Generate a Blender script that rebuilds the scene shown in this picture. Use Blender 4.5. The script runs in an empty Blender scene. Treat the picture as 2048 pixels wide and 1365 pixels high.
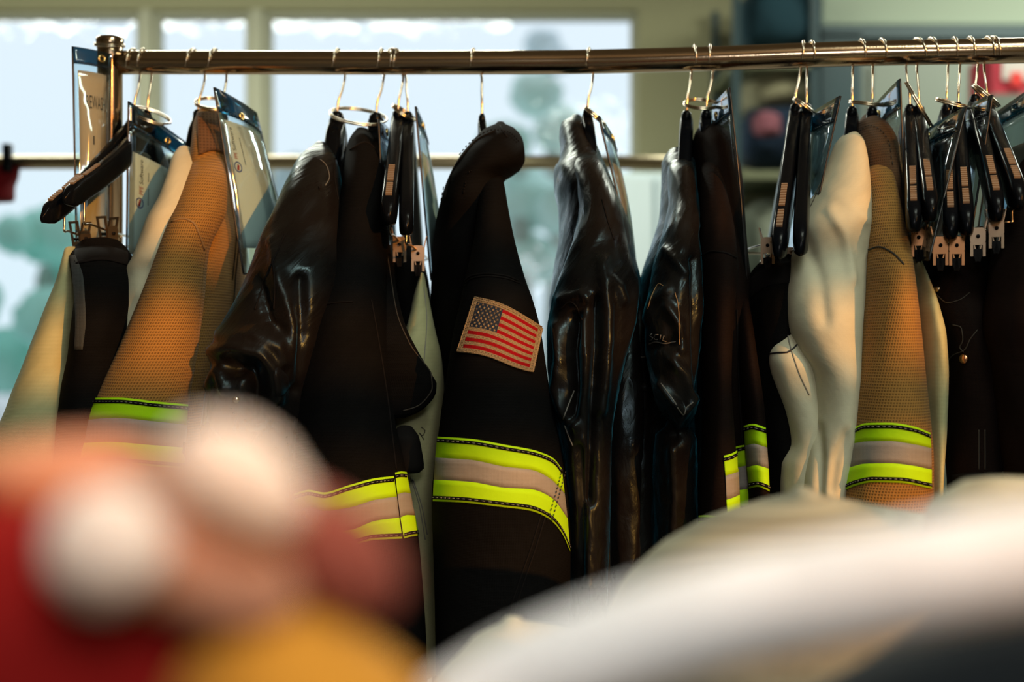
import bpy, math, random
from mathutils import Vector, noise
from mathutils.bvhtree import BVHTree

random.seed(7)
C = bpy.context.scene.collection
FOC, SW, IMW, IMH = 50.0, 36.0, 2048.0, 1365.0
K = SW / FOC / IMW                       # tangent per photograph pixel
CAM = Vector((0, 0, 1.25))


def W(px, py, Y):
    """World point that lies at depth Y on the line of sight of a photo pixel."""
    return Vector(((px - IMW / 2) * K * Y, Y, CAM.z + (IMH / 2 - py) * K * Y))


def lerp(a, b, t):
    return a + (b - a) * t


def interp(tab, x):
    if x <= tab[0][0]:
        return tab[0][1]
    for (x0, y0), (x1, y1) in zip(tab, tab[1:]):
        if x <= x1:
            return lerp(y0, y1, (x - x0) / (x1 - x0))
    return tab[-1][1]


def smooth_tab(tab, x):
    """monotone cubic through (x, y) pairs"""
    n = len(tab)
    if x <= tab[0][0]:
        return tab[0][1]
    if x >= tab[-1][0]:
        return tab[-1][1]
    for i in range(n - 1):
        if x <= tab[i + 1][0]:
            break
    def slope(j):
        return (tab[j + 1][1] - tab[j][1]) / (tab[j + 1][0] - tab[j][0])
    def tang(j):
        if j == 0:
            return slope(0)
        if j == n - 1:
            return slope(n - 2)
        a, b = slope(j - 1), slope(j)
        if a * b <= 0:
            return 0.0
        return 2 * a * b / (a + b)
    x0, y0 = tab[i]
    x1, y1 = tab[i + 1]
    h = x1 - x0
    t = (x - x0) / h
    m0, m1 = tang(i) * h, tang(i + 1) * h
    return ((2 * t ** 3 - 3 * t ** 2 + 1) * y0 + (t ** 3 - 2 * t ** 2 + t) * m0
            + (-2 * t ** 3 + 3 * t ** 2) * y1 + (t ** 3 - t ** 2) * m1)


# ------------------------------------------------------------------ materials
def new_mat(name):
    m = bpy.data.materials.new(name)
    m.use_nodes = True
    nt = m.node_tree
    return m, nt, nt.nodes['Principled BSDF']


def plain(name, col, rough=0.6, metal=0.0, spec=0.5, bump=0.0, scale=60.0, var=0.0, coat=0.0):
    m, nt, p = new_mat(name)
    p.inputs['Base Color'].default_value = (*col, 1)
    p.inputs['Roughness'].default_value = rough
    p.inputs['Metallic'].default_value = metal
    p.inputs['Specular IOR Level'].default_value = spec
    p.inputs['Coat Weight'].default_value = coat
    if bump or var:
        tc = nt.nodes.new('ShaderNodeTexCoord')
        n = nt.nodes.new('ShaderNodeTexNoise')
        n.inputs['Scale'].default_value = scale
        n.inputs['Detail'].default_value = 5
        nt.links.new(tc.outputs['Object'], n.inputs['Vector'])
        if bump:
            b = nt.nodes.new('ShaderNodeBump')
            b.inputs['Strength'].default_value = bump
            b.inputs['Distance'].default_value = 0.004
            nt.links.new(n.outputs['Fac'], b.inputs['Height'])
            nt.links.new(b.outputs['Normal'], p.inputs['Normal'])
        if var:
            r = nt.nodes.new('ShaderNodeMapRange')
            r.inputs['To Min'].default_value = 1 - var
            r.inputs['To Max'].default_value = 1 + var
            x = nt.nodes.new('ShaderNodeVectorMath')
            x.operation = 'SCALE'
            x.inputs[0].default_value = col
            nt.links.new(n.outputs['Fac'], r.inputs['Value'])
            nt.links.new(r.outputs['Result'], x.inputs['Scale'])
            nt.links.new(x.outputs['Vector'], p.inputs['Base Color'])
    return m


def woven(name, col, rough=0.85, period=0.0022, depth=0.45, bump=0.35, blot=0.18, sheen=0.05, spec=0.15):
    """cloth: threads crossing in UV (metres), with broad uneven dye"""
    m, nt, p = new_mat(name)
    L = nt.links
    uv = nt.nodes.new('ShaderNodeUVMap')
    sep = nt.nodes.new('ShaderNodeSeparateXYZ')
    L.new(uv.outputs['UV'], sep.inputs['Vector'])
    waves = []
    for ax in ('X', 'Y'):
        mul = nt.nodes.new('ShaderNodeMath'); mul.operation = 'MULTIPLY'
        mul.inputs[1].default_value = 2 * math.pi / period
        L.new(sep.outputs[ax], mul.inputs[0])
        s = nt.nodes.new('ShaderNodeMath'); s.operation = 'SINE'
        L.new(mul.outputs[0], s.inputs[0])
        waves.append(s)
    mx = nt.nodes.new('ShaderNodeMath'); mx.operation = 'MAXIMUM'
    L.new(waves[0].outputs[0], mx.inputs[0]); L.new(waves[1].outputs[0], mx.inputs[1])
    mr = nt.nodes.new('ShaderNodeMapRange')
    mr.inputs['From Min'].default_value = -0.6
    mr.inputs['To Min'].default_value = 1 - depth
    mr.inputs['To Max'].default_value = 1.0 + depth * 0.25
    L.new(mx.outputs[0], mr.inputs['Value'])
    n = nt.nodes.new('ShaderNodeTexNoise')
    n.inputs['Scale'].default_value = 9
    n.inputs['Detail'].default_value = 6
    n.inputs['Roughness'].default_value = 0.65
    L.new(uv.outputs['UV'], n.inputs['Vector'])
    mr2 = nt.nodes.new('ShaderNodeMapRange')
    mr2.inputs['From Min'].default_value = 0.3
    mr2.inputs['From Max'].default_value = 0.7
    mr2.inputs['To Min'].default_value = 1 - blot
    mr2.inputs['To Max'].default_value = 1 + blot * 0.5
    L.new(n.outputs['Fac'], mr2.inputs['Value'])
    pr = nt.nodes.new('ShaderNodeMath'); pr.operation = 'MULTIPLY'
    L.new(mr.outputs['Result'], pr.inputs[0]); L.new(mr2.outputs['Result'], pr.inputs[1])
    sc = nt.nodes.new('ShaderNodeVectorMath'); sc.operation = 'SCALE'
    sc.inputs[0].default_value = col
    L.new(pr.outputs[0], sc.inputs['Scale'])
    L.new(sc.outputs['Vector'], p.inputs['Base Color'])
    b = nt.nodes.new('ShaderNodeBump')
    b.inputs['Strength'].default_value = bump
    b.inputs['Distance'].default_value = 0.0008
    L.new(mx.outputs[0], b.inputs['Height'])
    n3 = nt.nodes.new('ShaderNodeTexNoise')
    n3.inputs['Scale'].default_value = 45
    n3.inputs['Detail'].default_value = 4
    L.new(uv.outputs['UV'], n3.inputs['Vector'])
    b2 = nt.nodes.new('ShaderNodeBump')
    b2.inputs['Strength'].default_value = 0.25
    b2.inputs['Distance'].default_value = 0.004
    L.new(n3.outputs['Fac'], b2.inputs['Height'])
    L.new(b2.outputs['Normal'], b.inputs['Normal'])
    L.new(b.outputs['Normal'], p.inputs['Normal'])
    p.inputs['Roughness'].default_value = rough
    p.inputs['Specular IOR Level'].default_value = spec
    p.inputs['Sheen Weight'].default_value = sheen
    return m


def coated(name, col, rough=0.3, crumple=0.5, spec=0.5):
    """rubbery coated cloth with fine creases and worn scratches"""
    m, nt, p = new_mat(name)
    L = nt.links
    uv = nt.nodes.new('ShaderNodeUVMap')
    mp = nt.nodes.new('ShaderNodeMapping')
    mp.inputs['Scale'].default_value = (1.6, 0.8, 1)
    L.new(uv.outputs['UV'], mp.inputs['Vector'])
    n = nt.nodes.new('ShaderNodeTexNoise')
    n.inputs['Scale'].default_value = 22
    n.inputs['Detail'].default_value = 6
    n.inputs['Distortion'].default_value = 1.2
    L.new(mp.outputs['Vector'], n.inputs['Vector'])
    v = nt.nodes.new('ShaderNodeTexVoronoi')
    v.feature = 'DISTANCE_TO_EDGE'
    v.inputs['Scale'].default_value = 16
    L.new(mp.outputs['Vector'], v.inputs['Vector'])
    b = nt.nodes.new('ShaderNodeBump')
    b.inputs['Strength'].default_value = crumple
    b.inputs['Distance'].default_value = 0.012
    L.new(n.outputs['Fac'], b.inputs['Height'])
    b2 = nt.nodes.new('ShaderNodeBump')
    b2.inputs['Strength'].default_value = crumple * 0.25
    b2.inputs['Distance'].default_value = 0.006
    L.new(v.outputs['Distance'], b2.inputs['Height'])
    L.new(b.outputs['Normal'], b2.inputs['Normal'])
    L.new(b2.outputs['Normal'], p.inputs['Normal'])
    n2 = nt.nodes.new('ShaderNodeTexNoise')
    n2.inputs['Scale'].default_value = 30
    n2.inputs['Detail'].default_value = 8
    L.new(uv.outputs['UV'], n2.inputs['Vector'])
    r = nt.nodes.new('ShaderNodeMapRange')
    r.inputs['From Min'].default_value = 0.35
    r.inputs['From Max'].default_value = 0.7
    r.inputs['To Min'].default_value = rough - 0.08
    r.inputs['To Max'].default_value = rough + 0.22
    L.new(n2.outputs['Fac'], r.inputs['Value'])
    L.new(r.outputs['Result'], p.inputs['Roughness'])
    p.inputs['Base Color'].default_value = (*col, 1)
    p.inputs['Specular IOR Level'].default_value = spec
    p.inputs['Specular Tint'].default_value = (0.62, 0.88, 1.0, 1)  # bluish window reflection put into the specular tint
    p.inputs['Sheen Weight'].default_value = 0.2
    p.inputs['Sheen Roughness'].default_value = 0.25
    p.inputs['Sheen Tint'].default_value = (0.05, 0.42, 0.62, 1)  # cyan backlit rim glow put into the sheen colour
    return m


def film(name, tint, gloss=0.12, rough=0.06):
    """clear vinyl sheet: see-through with a tint and a glossy face"""
    m, nt, p = new_mat(name)
    L = nt.links
    t = nt.nodes.new('ShaderNodeBsdfTransparent')
    t.inputs['Color'].default_value = (*tint, 1)
    g = nt.nodes.new('ShaderNodeBsdfGlossy')
    g.inputs['Roughness'].default_value = rough
    g.inputs['Color'].default_value = (0.9, 0.95, 1, 1)
    tc = nt.nodes.new('ShaderNodeTexCoord')
    n = nt.nodes.new('ShaderNodeTexNoise')
    n.inputs['Scale'].default_value = 14
    n.inputs['Detail'].default_value = 2
    L.new(tc.outputs['Object'], n.inputs['Vector'])
    b = nt.nodes.new('ShaderNodeBump')
    b.inputs['Strength'].default_value = 0.3
    b.inputs['Distance'].default_value = 0.006
    L.new(n.outputs['Fac'], b.inputs['Height'])
    L.new(b.outputs['Normal'], g.inputs['Normal'])
    lw = nt.nodes.new('ShaderNodeFresnel')
    lw.inputs['IOR'].default_value = 1.32
    ad = nt.nodes.new('ShaderNodeMath'); ad.operation = 'ADD'; ad.use_clamp = True
    ad.inputs[1].default_value = gloss
    L.new(lw.outputs['Fac'], ad.inputs[0])
    mn = nt.nodes.new('ShaderNodeMath'); mn.operation = 'MINIMUM'
    mn.inputs[1].default_value = 0.6
    L.new(ad.outputs[0], mn.inputs[0])
    mx = nt.nodes.new('ShaderNodeMixShader')
    L.new(mn.outputs[0], mx.inputs['Fac'])
    L.new(t.outputs[0], mx.inputs[1]); L.new(g.outputs[0], mx.inputs[2])
    out = nt.nodes['Material Output']
    L.new(mx.outputs[0], out.inputs['Surface'])
    nt.nodes.remove(p)
    return m


M = {}
M['tan'] = woven('tan_cloth', (0.36, 0.185, 0.045), period=0.0036, depth=0.5, bump=0.5, blot=0.22)
M['tan_shaded'] = woven('shaded_tan_cloth', (0.125, 0.066, 0.032), period=0.0036, depth=0.4, bump=0.4)  # tan cloth again, with the collar's shade put into its colour
M['cream'] = woven('cream_cloth', (0.62, 0.60, 0.44), period=0.0012, depth=0.12, bump=0.12, blot=0.16)
M['pale'] = woven('pale_liner_cloth', (0.50, 0.50, 0.27), period=0.0016, depth=0.15, bump=0.2, blot=0.25)
M['black'] = woven('black_cloth', (0.0052, 0.0050, 0.0052), period=0.0018, depth=0.3, bump=0.3, blot=0.4, sheen=0.0, spec=0.06)
M['brownblack'] = woven('brown_black_cloth', (0.0105, 0.0062, 0.005), period=0.0018, depth=0.3, bump=0.3, blot=0.4, sheen=0.0, spec=0.06)
M['coated'] = coated('black_coated_cloth', (0.008, 0.0065, 0.006), rough=0.27, crumple=0.22, spec=0.3)
M['coated_dull'] = coated('worn_coated_cloth', (0.010, 0.008, 0.0075), rough=0.42, crumple=0.2, spec=0.2)
M['grey_cloth'] = woven('grey_facing_cloth', (0.05, 0.058, 0.06), period=0.0014, depth=0.2)
M['lime'] = woven('lime_fluorescent_tape', (0.46, 0.86, 0.006), rough=0.7, period=0.0011, depth=0.12, bump=0.1, blot=0.12, sheen=0)
M['silver'] = woven('silver_reflective_tape', (0.31, 0.29, 0.26), rough=0.42, period=0.0016, depth=0.12, bump=0.2, blot=0.25, sheen=0)
M['thread_dark'] = plain('dark_stitching', (0.035, 0.028, 0.02), 0.8)
M['thread_tan'] = plain('tan_stitching', (0.28, 0.17, 0.07), 0.8)
M['thread_grey'] = plain('grey_stitching', (0.25, 0.24, 0.2), 0.8)
M['seam_black'] = plain('black_seam', (0.008, 0.007, 0.007), 0.8, spec=0.08)
M['worn_edge'] = plain('worn_grey_edge', (0.15, 0.145, 0.13), 0.4)
M['chrome'] = plain('brushed_chrome', (0.52, 0.38, 0.25), 0.15, 1.0, bump=0.03, scale=400)
M['chrome_far'] = plain('dull_chrome', (0.50, 0.42, 0.27), 0.3, 1.0)
M['wire'] = plain('steel_wire', (0.72, 0.62, 0.48), 0.2, 1.0)
M['plastic'] = plain('black_plastic', (0.003, 0.004, 0.006), 0.2, spec=0.10, bump=0.05, scale=300)
M['pad'] = plain('ribbed_rubber_pad', (0.22, 0.17, 0.12), 0.6)
M['clip'] = plain('clip_steel', (0.30, 0.22, 0.15), 0.4, 1.0)
M['clip_sunlit'] = plain('sunlit_clip_steel', (0.40, 0.19, 0.085), 0.38, 1.0)  # clip steel with warm sunlight put into its colour
M['clip_dark'] = plain('clip_rubber', (0.006, 0.006, 0.007), 0.6, spec=0.08)
M['brass'] = plain('brass_grommet', (0.72, 0.55, 0.22), 0.25, 1.0)
M['vinyl'] = film('clear_vinyl', (0.84, 0.94, 0.97), 0.06)
M['vinyl_header'] = film('blue_vinyl_header', (0.09, 0.24, 0.31), 0.16, 0.08)
M['binding'] = plain('black_binding', (0.012, 0.013, 0.015), 0.35)
M['paper'] = plain('white_paper', (0.72, 0.66, 0.58), 0.8)
M['paper_tan'] = plain('buff_paper', (0.62, 0.42, 0.30), 0.8)
M['ink'] = plain('black_ink', (0.02, 0.02, 0.025), 0.7)
M['ink_red'] = plain('red_ink', (0.40, 0.03, 0.03), 0.7)
M['ink_blue'] = plain('blue_ink', (0.03, 0.05, 0.22), 0.7)
M['flag_tan'] = woven('patch_tan_thread', (0.36, 0.26, 0.145), period=0.0016, depth=0.45, bump=0.6, sheen=0)
M['flag_red'] = woven('patch_red_thread', (0.32, 0.003, 0.008), period=0.0013, depth=0.25, bump=0.4, sheen=0)
M['flag_navy'] = woven('patch_navy_thread', (0.022, 0.034, 0.060), period=0.0013, depth=0.25, bump=0.4, sheen=0)
M['red_cloth'] = woven('red_cloth', (0.24, 0.004, 0.003), period=0.002, depth=0.2)
M['darkred'] = woven('dark_red_cloth', (0.16, 0.004, 0.008), period=0.002, depth=0.2)
M['salmon'] = woven('salmon_cloth', (0.60, 0.28, 0.17), period=0.002, depth=0.2)
M['maroon'] = woven('maroon_cloth', (0.26, 0.07, 0.05), period=0.002, depth=0.2)
M['orange_cloth'] = woven('orange_cloth', (0.62, 0.25, 0.025), period=0.002, depth=0.2)
M['white_cloth'] = woven('white_cloth', (0.80, 0.72, 0.66), period=0.002, depth=0.1)
M['white_sleeve'] = woven('off_white_cloth', (0.82, 0.81, 0.82), period=0.002, depth=0.1)
M['stained'] = woven('stained_cream_cloth', (0.46, 0.43, 0.31), period=0.0015, depth=0.15, blot=0.55)
M['navy'] = woven('shade_dark_cloth', (0.007, 0.010, 0.013), period=0.002, depth=0.2)  # dark colour standing in for shade under the white sleeve


# ------------------------------------------------------------------ objects
ROOT = {}


def link(o, parent=None):
    C.objects.link(o)
    if parent is not None:
        o.parent = parent
    return o


def mesh_obj(name, verts, faces, mat, parent=None, smooth=True, uvs=None, mi=None):
    off = ROOT.get(parent.name, Vector((0, 0, 0))) if parent else Vector((0, 0, 0))
    me = bpy.data.meshes.new(name)
    me.from_pydata([tuple(Vector(v) - off) for v in verts], [], faces)
    for mm in (mat if isinstance(mat, (list, tuple)) else [mat]):
        me.materials.append(mm)
    if mi is not None:
        me.polygons.foreach_set('material_index', mi)
    if smooth:
        me.polygons.foreach_set('use_smooth', [True] * len(me.polygons))
    if uvs is not None:
        lay = me.uv_layers.new(name='UVMap')
        flat = []
        for p in me.polygons:
            for vi in p.vertices:
                flat.extend(uvs[vi])
        lay.data.foreach_set('uv', flat)
    me.update()
    o = bpy.data.objects.new(name, me)
    link(o, parent)
    if parent:
        ROOT[o.name] = off
    return o


def thing(name, label, cat, loc, group=None, kind=None):
    o = bpy.data.objects.new(name, None)
    o.empty_display_size = 0.05
    o.location = loc
    C.objects.link(o)
    ROOT[o.name] = Vector(loc)
    o['label'] = label
    o['category'] = cat
    if group:
        o['group'] = group
    if kind:
        o['kind'] = kind
    return o


def tag(o, label, cat, group=None):
    o['label'] = label
    o['category'] = cat
    if group:
        o['group'] = group
    return o


def struct(o):
    o['kind'] = 'structure'
    return o


class MB:
    """collects shapes into one mesh"""
    def __init__(s):
        s.v, s.f, s.uv, s.mi = [], [], [], []

    def add(s, verts, faces, uvs=None, mi=0):
        n = len(s.v)
        s.v += [Vector(v) for v in verts]
        s.f += [tuple(i + n for i in f) for f in faces]
        s.uv += uvs if uvs else [(v[0] + v[1] * 0.7, v[2]) for v in verts]
        s.mi += [mi] * len(faces)
        return s

    def box(s, lo, hi, mi=0):
        (x0, y0, z0), (x1, y1, z1) = lo, hi
        v = [(x, y, z) for x in (x0, x1) for y in (y0, y1) for z in (z0, z1)]
        f = [(0, 1, 3, 2), (4, 6, 7, 5), (0, 4, 5, 1), (2, 3, 7, 6), (0, 2, 6, 4), (1, 5, 7, 3)]
        return s.add(v, f, mi=mi)

    def obox(s, c, ax, ay, az, mi=0, bev=0.0):
        """oriented box: centre and three half vectors"""
        c, ax, ay, az = Vector(c), Vector(ax), Vector(ay), Vector(az)
        v = [c + ax * i + ay * j + az * k for i in (-1, 1) for j in (-1, 1) for k in (-1, 1)]
        f = [(0, 1, 3, 2), (4, 6, 7, 5), (0, 4, 5, 1), (2, 3, 7, 6), (0, 2, 6, 4), (1, 5, 7, 3)]
        return s.add(v, f, mi=mi)

    def tube(s, pts, r, n=10, closed=False, mi=0):
        pts = [Vector(p) for p in pts]
        m = len(pts)
        rs = r if isinstance(r, (list, tuple)) else [r] * m
        rings, up = [], None
        for i, p in enumerate(pts):
            if closed:
                d = pts[(i + 1) % m] - pts[i - 1]
            else:
                d = pts[min(i + 1, m - 1)] - pts[max(i - 1, 0)]
            d.normalize()
            if up is None:
                up = d.orthogonal().normalized()
            else:
                up = (up - d * up.dot(d))
                if up.length < 1e-6:
                    up = d.orthogonal()
                up.normalize()
            w = d.cross(up)
            rings.append([p + (up * math.cos(2 * math.pi * k / n) + w * math.sin(2 * math.pi * k / n)) * rs[i] for k in range(n)])
        v = [q for g in rings for q in g]
        f = []
        for i in range(m if closed else m - 1):
            a, b = i * n, ((i + 1) % m) * n
            for k in range(n):
                f.append((a + k, a + (k + 1) % n, b + (k + 1) % n, b + k))
        if not closed:
            f.append(tuple(range(n - 1, -1, -1)))
            f.append(tuple((m - 1) * n + k for k in range(n)))
        return s.add(v, f, mi=mi)

    def build(s, name, mat, parent=None, smooth=True):
        return mesh_obj(name, s.v, s.f, mat, parent, smooth, s.uv, s.mi)


def catmull(pts, per=6):
    pts = [Vector(p) for p in pts]
    out = []
    for i in range(len(pts) - 1):
        p0, p1, p2, p3 = pts[max(i - 1, 0)], pts[i], pts[i + 1], pts[min(i + 2, len(pts) - 1)]
        for k in range(per):
            t = k / per
            out.append(0.5 * ((2 * p1) + (p2 - p0) * t + (2 * p0 - 5 * p1 + 4 * p2 - p3) * t * t + (3 * p1 - p0 - 3 * p2 + p3) * t ** 3))
    out.append(pts[-1])
    return out


# ------------------------------------------------------------------ rack bar
BAR = [(-200, 125, 1.95), (235, 125, 1.95), (700, 125.5, 1.945), (1100, 124.5, 1.93), (1400, 118, 1.90), (1700, 107.5, 1.865), (2048, 101, 1.82), (2500, 92, 1.78)]


def barY(px):
    return smooth_tab([(a, c) for a, b, c in BAR], px)


def bary(px):
    return smooth_tab([(a, b) for a, b, c in BAR], px)


BR = 0.0163


# ------------------------------------------------------------------ cloth lofts
def fold_noise(u, v, seed, fu, fv, ridged):
    q = Vector((u * fu, v * fv, seed * 7.31))
    a = noise.noise(q)
    if ridged:
        a = 0.55 - 2.0 * abs(a)
    b = noise.noise(Vector((u * fu * 2.7 + 3.1, v * fv * 2.3, seed * 3.7 + 5)))
    return a + 0.35 * b


class Loft:
    """a hanging tube of cloth: rows of (photo y, left x, right x, depth, half depth)"""
    def __init__(s, rows, seed=1, amp=0.006, fu=18, fv=5, ridged=False, crump=0.0, n=72, follow=True, step=0.006, sq=1.0, folds=(), creases=()):
        rows = sorted(rows)
        s.n = n
        ys = [r[0] for r in rows]
        cols = [[(r[0], r[i]) for r in rows] for i in range(1, 5)]
        Yav = sum(r[3] for r in rows) / len(rows)
        total = (ys[-1] - ys[0]) * K * Yav
        m = max(10, int(total / step))
        verts, uvs = [], []
        # denser rows near the dome at the top
        ts = [(i / m) for i in range(m + 1)]
        ts = [0.02 * t ** 0.5 * 0 + t for t in ts]
        s.m = m
        arc = 0.0
        for i, t in enumerate(ts):
            y = lerp(ys[0], ys[-1], t)
            xl, xr, Y, b = [smooth_tab(c, y) for c in cols]
            if follow:
                Y += barY((xl + xr) / 2) - 1.95
            a = (xr - xl) / 2 * K * Y
            cen = W((xl + xr) / 2, y, Y)
            per = 2 * (a + b) * 1.45
            fade = min(1.0, t * 7)
            for k in range(n):
                th = 2 * math.pi * k / n
                ct, st = math.cos(th), math.sin(th)
                ex = 2.0 / (2.0 * sq) if False else sq
                cx = math.copysign(abs(ct) ** ex, ct)
                sy = math.copysign(abs(st) ** ex, st)
                u = per * k / n
                v = t * total
                d = 0.0
                if amp:
                    # periodic in u: blend two noise samples across the rear seam
                    w = max(0.0, (k / n - 0.55) / 0.45) if k / n > 0.55 else 0.0
                    d1 = fold_noise(u, v, seed, fu, fv, ridged)
                    if w > 0:
                        d1 = lerp(d1, fold_noise(u - per, v, seed, fu, fv, ridged), w)
                    d += amp * d1
                if crump:
                    q = Vector((u * 34, v * 30, seed * 1.7))
                    d += crump * (0.4 - 1.6 * abs(noise.noise(q)))
                    d += crump * 0.5 * noise.noise(q * 2.7)
                for (fy, fx, rad, dep) in folds:
                    dx = cen.x + a * cx - W(fx, fy, Y).x
                    dz = cen.z - W(fx, fy, Y).z
                    if st < 0.2:
                        d += dep * math.exp(-(dx * dx + dz * dz) / (rad * rad))
                if creases and st < 0.3:
                    vx = IMW / 2 + (cen.x + a * cx) / (K * (Y + b * sy))
                    vy = IMH / 2 - (cen.z - CAM.z) / (K * (Y + b * sy))
                    for pts, wid, dep in creases:
                        best = 1e9
                        for (ax_, ay_), (bx2, by2) in zip(pts, pts[1:]):
                            ex2, ey2 = bx2 - ax_, by2 - ay_
                            tt = max(0, min(1, ((vx - ax_) * ex2 + (vy - ay_) * ey2) / (ex2 * ex2 + ey2 * ey2)))
                            best = min(best, (vx - ax_ - tt * ex2) ** 2 + (vy - ay_ - tt * ey2) ** 2)
                        if best < 9 * wid * wid:
                            d += dep * math.exp(-best / (wid * wid))
                d *= fade
                lim = min(a, b) * 0.8
                d = max(-lim, min(lim, d))
                side = abs(ct)
                verts.append(cen + Vector((a * cx + d * cx * (1 - 0.5 * side), b * sy + d * sy, d * 0.25 * noise.noise(Vector((u * 20, v * 20, seed))))))
                uvs.append((u, v))
        faces = []
        for i in range(m):
            for k in range(n):
                faces.append((i * n + k, (i + 1) * n + k, (i + 1) * n + (k + 1) % n, i * n + (k + 1) % n))
        # domed top and closed bottom
        top = sum((verts[k] for k in range(n)), Vector()) / n
        ax = (verts[0] - verts[n // 2]).length / 2
        inner = []
        for q in (0.7, 0.35):
            ring = []
            for k in range(n):
                p = top + (verts[k] - top) * q
                p.z = top.z + min(ax, 0.02) * 0.55 * math.sqrt(1 - q * q)
                ring.append(len(verts)); verts.append(p); uvs.append((uvs[k][0], -0.01 / q))
            inner.append(ring)
        prev = list(range(n))
        for ring in inner:
            for k in range(n):
                faces.append((prev[k], prev[(k + 1) % n], ring[(k + 1) % n], ring[k]))
            prev = ring
        c = len(verts); verts.append(top + Vector((0, 0, min(ax, 0.02) * 0.55))); uvs.append((0, -0.03))
        for k in range(n):
            faces.append((prev[k], prev[(k + 1) % n], c))
        base = m * n
        bot = sum((verts[base + k] for k in range(n)), Vector()) / n
        c = len(verts); verts.append(bot); uvs.append((0, total))
        for k in range(n):
            faces.append((base + (k + 1) % n, base + k, c))
        s.v, s.f, s.uv = verts, faces, uvs
        s.bvh = BVHTree.FromPolygons([tuple(v) for v in verts], faces)

    def build(s, name, mat, parent=None):
        return mesh_obj(name, s.v, s.f, mat, parent, True, s.uv)

    def hit(s, px, py, off=0.0):
        d = (W(px, py, 1.0) - CAM).normalized()
        loc, nor, idx, dist = s.bvh.ray_cast(CAM, d)
        if loc is None:
            loc, nor, idx, dist = s.bvh.find_nearest(W(px, py, barY(px) - 0.2))
        if nor.dot(d) > 0:
            nor = -nor
        return loc + nor * off, nor


def poly_at(pts, s):
    """point on a pixel polyline (smoothed) at 0..1"""
    n = len(pts)
    tabx = [(i / (n - 1), p[0]) for i, p in enumerate(pts)]
    taby = [(i / (n - 1), p[1]) for i, p in enumerate(pts)]
    return smooth_tab(tabx, s), smooth_tab(taby, s)


def ribbon(name, loft, top, bot, mat, parent, ns=40, nt=6, off=0.0012, thick=0.002):
    """cloth tape laid on a loft between two pixel curves"""
    v, f, uv = [], [], []
    acc = 0
    for i in range(ns + 1):
        a = poly_at(top, i / ns)
        b = poly_at(bot, i / ns)
        for j in range(nt + 1):
            x, y = lerp(a[0], b[0], j / nt), lerp(a[1], b[1], j / nt)
            p, nrm = loft.hit(x, y, off)
            v.append(p)
            uv.append((x * 0.0006, y * 0.0006))
    w = nt + 1
    for i in range(ns):
        for j in range(nt):
            f.append((i * w + j, i * w + j + 1, (i + 1) * w + j + 1, (i + 1) * w + j))
    border = [i * w for i in range(ns + 1)] + [ns * w + j for j in range(1, nt + 1)] + [i * w + nt for i in range(ns - 1, -1, -1)] + [j for j in range(nt - 1, 0, -1)]
    n0 = len(v)
    for b in border:
        p = v[b]
        d = (p - CAM).normalized()
        v.append(p + d * thick)
        uv.append(uv[b])
    L = len(border)
    for i in range(L):
        f.append((border[i], border[(i + 1) % L], n0 + (i + 1) % L, n0 + i))
    return mesh_obj(name, v, f, mat, parent, True, uv)


def seam_pts(loft, pts, off=0.0006, step=5):
    ln = sum(math.dist(a, b) for a, b in zip(pts, pts[1:]))
    m = max(4, int(ln / step))
    return [loft.hit(*poly_at(pts, i / m), off)[0] for i in range(m + 1)]


def seam(name, loft, lines, mat, parent, r=0.0009, off=0.0005):
    for pts in lines:
        MB().tube(seam_pts(loft, pts, off), r, 6).build(name, mat, parent)


def dashes(name, loft, lines, mat, parent, r=0.0005, step=4, off=0.0016):
    mb = MB()
    for pts in lines:
        q = seam_pts(loft, pts, off, step)
        for a, b in zip(q[::2], q[1::2]):
            mb.tube([a, b], r, 5)
    return mb.build(name, mat, parent)


def trim(loft, curves, parent, mats=('lime', 'silver', 'lime'), thread='thread_dark', n=44, stitch=True, name='reflective_trim'):
    """striped tape: curves are the pixel edges from top to bottom"""
    base = None
    names = {'lime': 'lime_band', 'silver': 'silver_band'}
    first = ribbon(name, loft, curves[0], curves[-1], M['seam_black'], parent, n, 12, 0.0008, 0.002)
    for a, b, m in zip(curves, curves[1:], mats):
        ribbon(names[m], loft, a, b, M[m], first, n, 4, 0.0016, 0.0012)
    if stitch:
        for cv, s in ((curves[0], 1), (curves[-1], -1)):
            up = [(x, y + 4 * s) for x, y in cv]
            lo = [(x, y + 11 * s) for x, y in cv]
            st = ribbon('edge_tape', loft, up, lo, M['seam_black'], first, n, 1, 0.0022, 0.001)
            dashes('stitching', loft, [[(x, y + 7.5 * s) for x, y in cv]], M['thread_grey'], first, 0.00045, 4, 0.0027)
    return first


# ------------------------------------------------------------------ hangers
def hook_points(tip, back, ex, nx, ny):
    pts = []
    px0 = (tip + back) / 2
    for i in range(11):
        a = math.radians(-28 + i * 21.5)
        px = lerp(tip, back, i / 10)
        Yc = barY(px0)
        c = W(px, bary(px0), Yc)
        r = BR + 0.0021
        pts.append(c + Vector((0, -math.cos(a) * r, math.sin(a) * r)))
    Yb = barY(ex)
    yb = bary(ex) + 27
    pts.append(W(ex, yb, Yb + 0.010))
    pts.append(W(lerp(ex, nx, 0.35), lerp(yb, ny, 0.35), Yb + 0.004))
    pts.append(W(lerp(ex, nx, 0.85), lerp(yb, ny, 0.65), Yb))
    pts.append(W(nx, ny + 8, Yb))
    return catmull(pts, 5)


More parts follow.
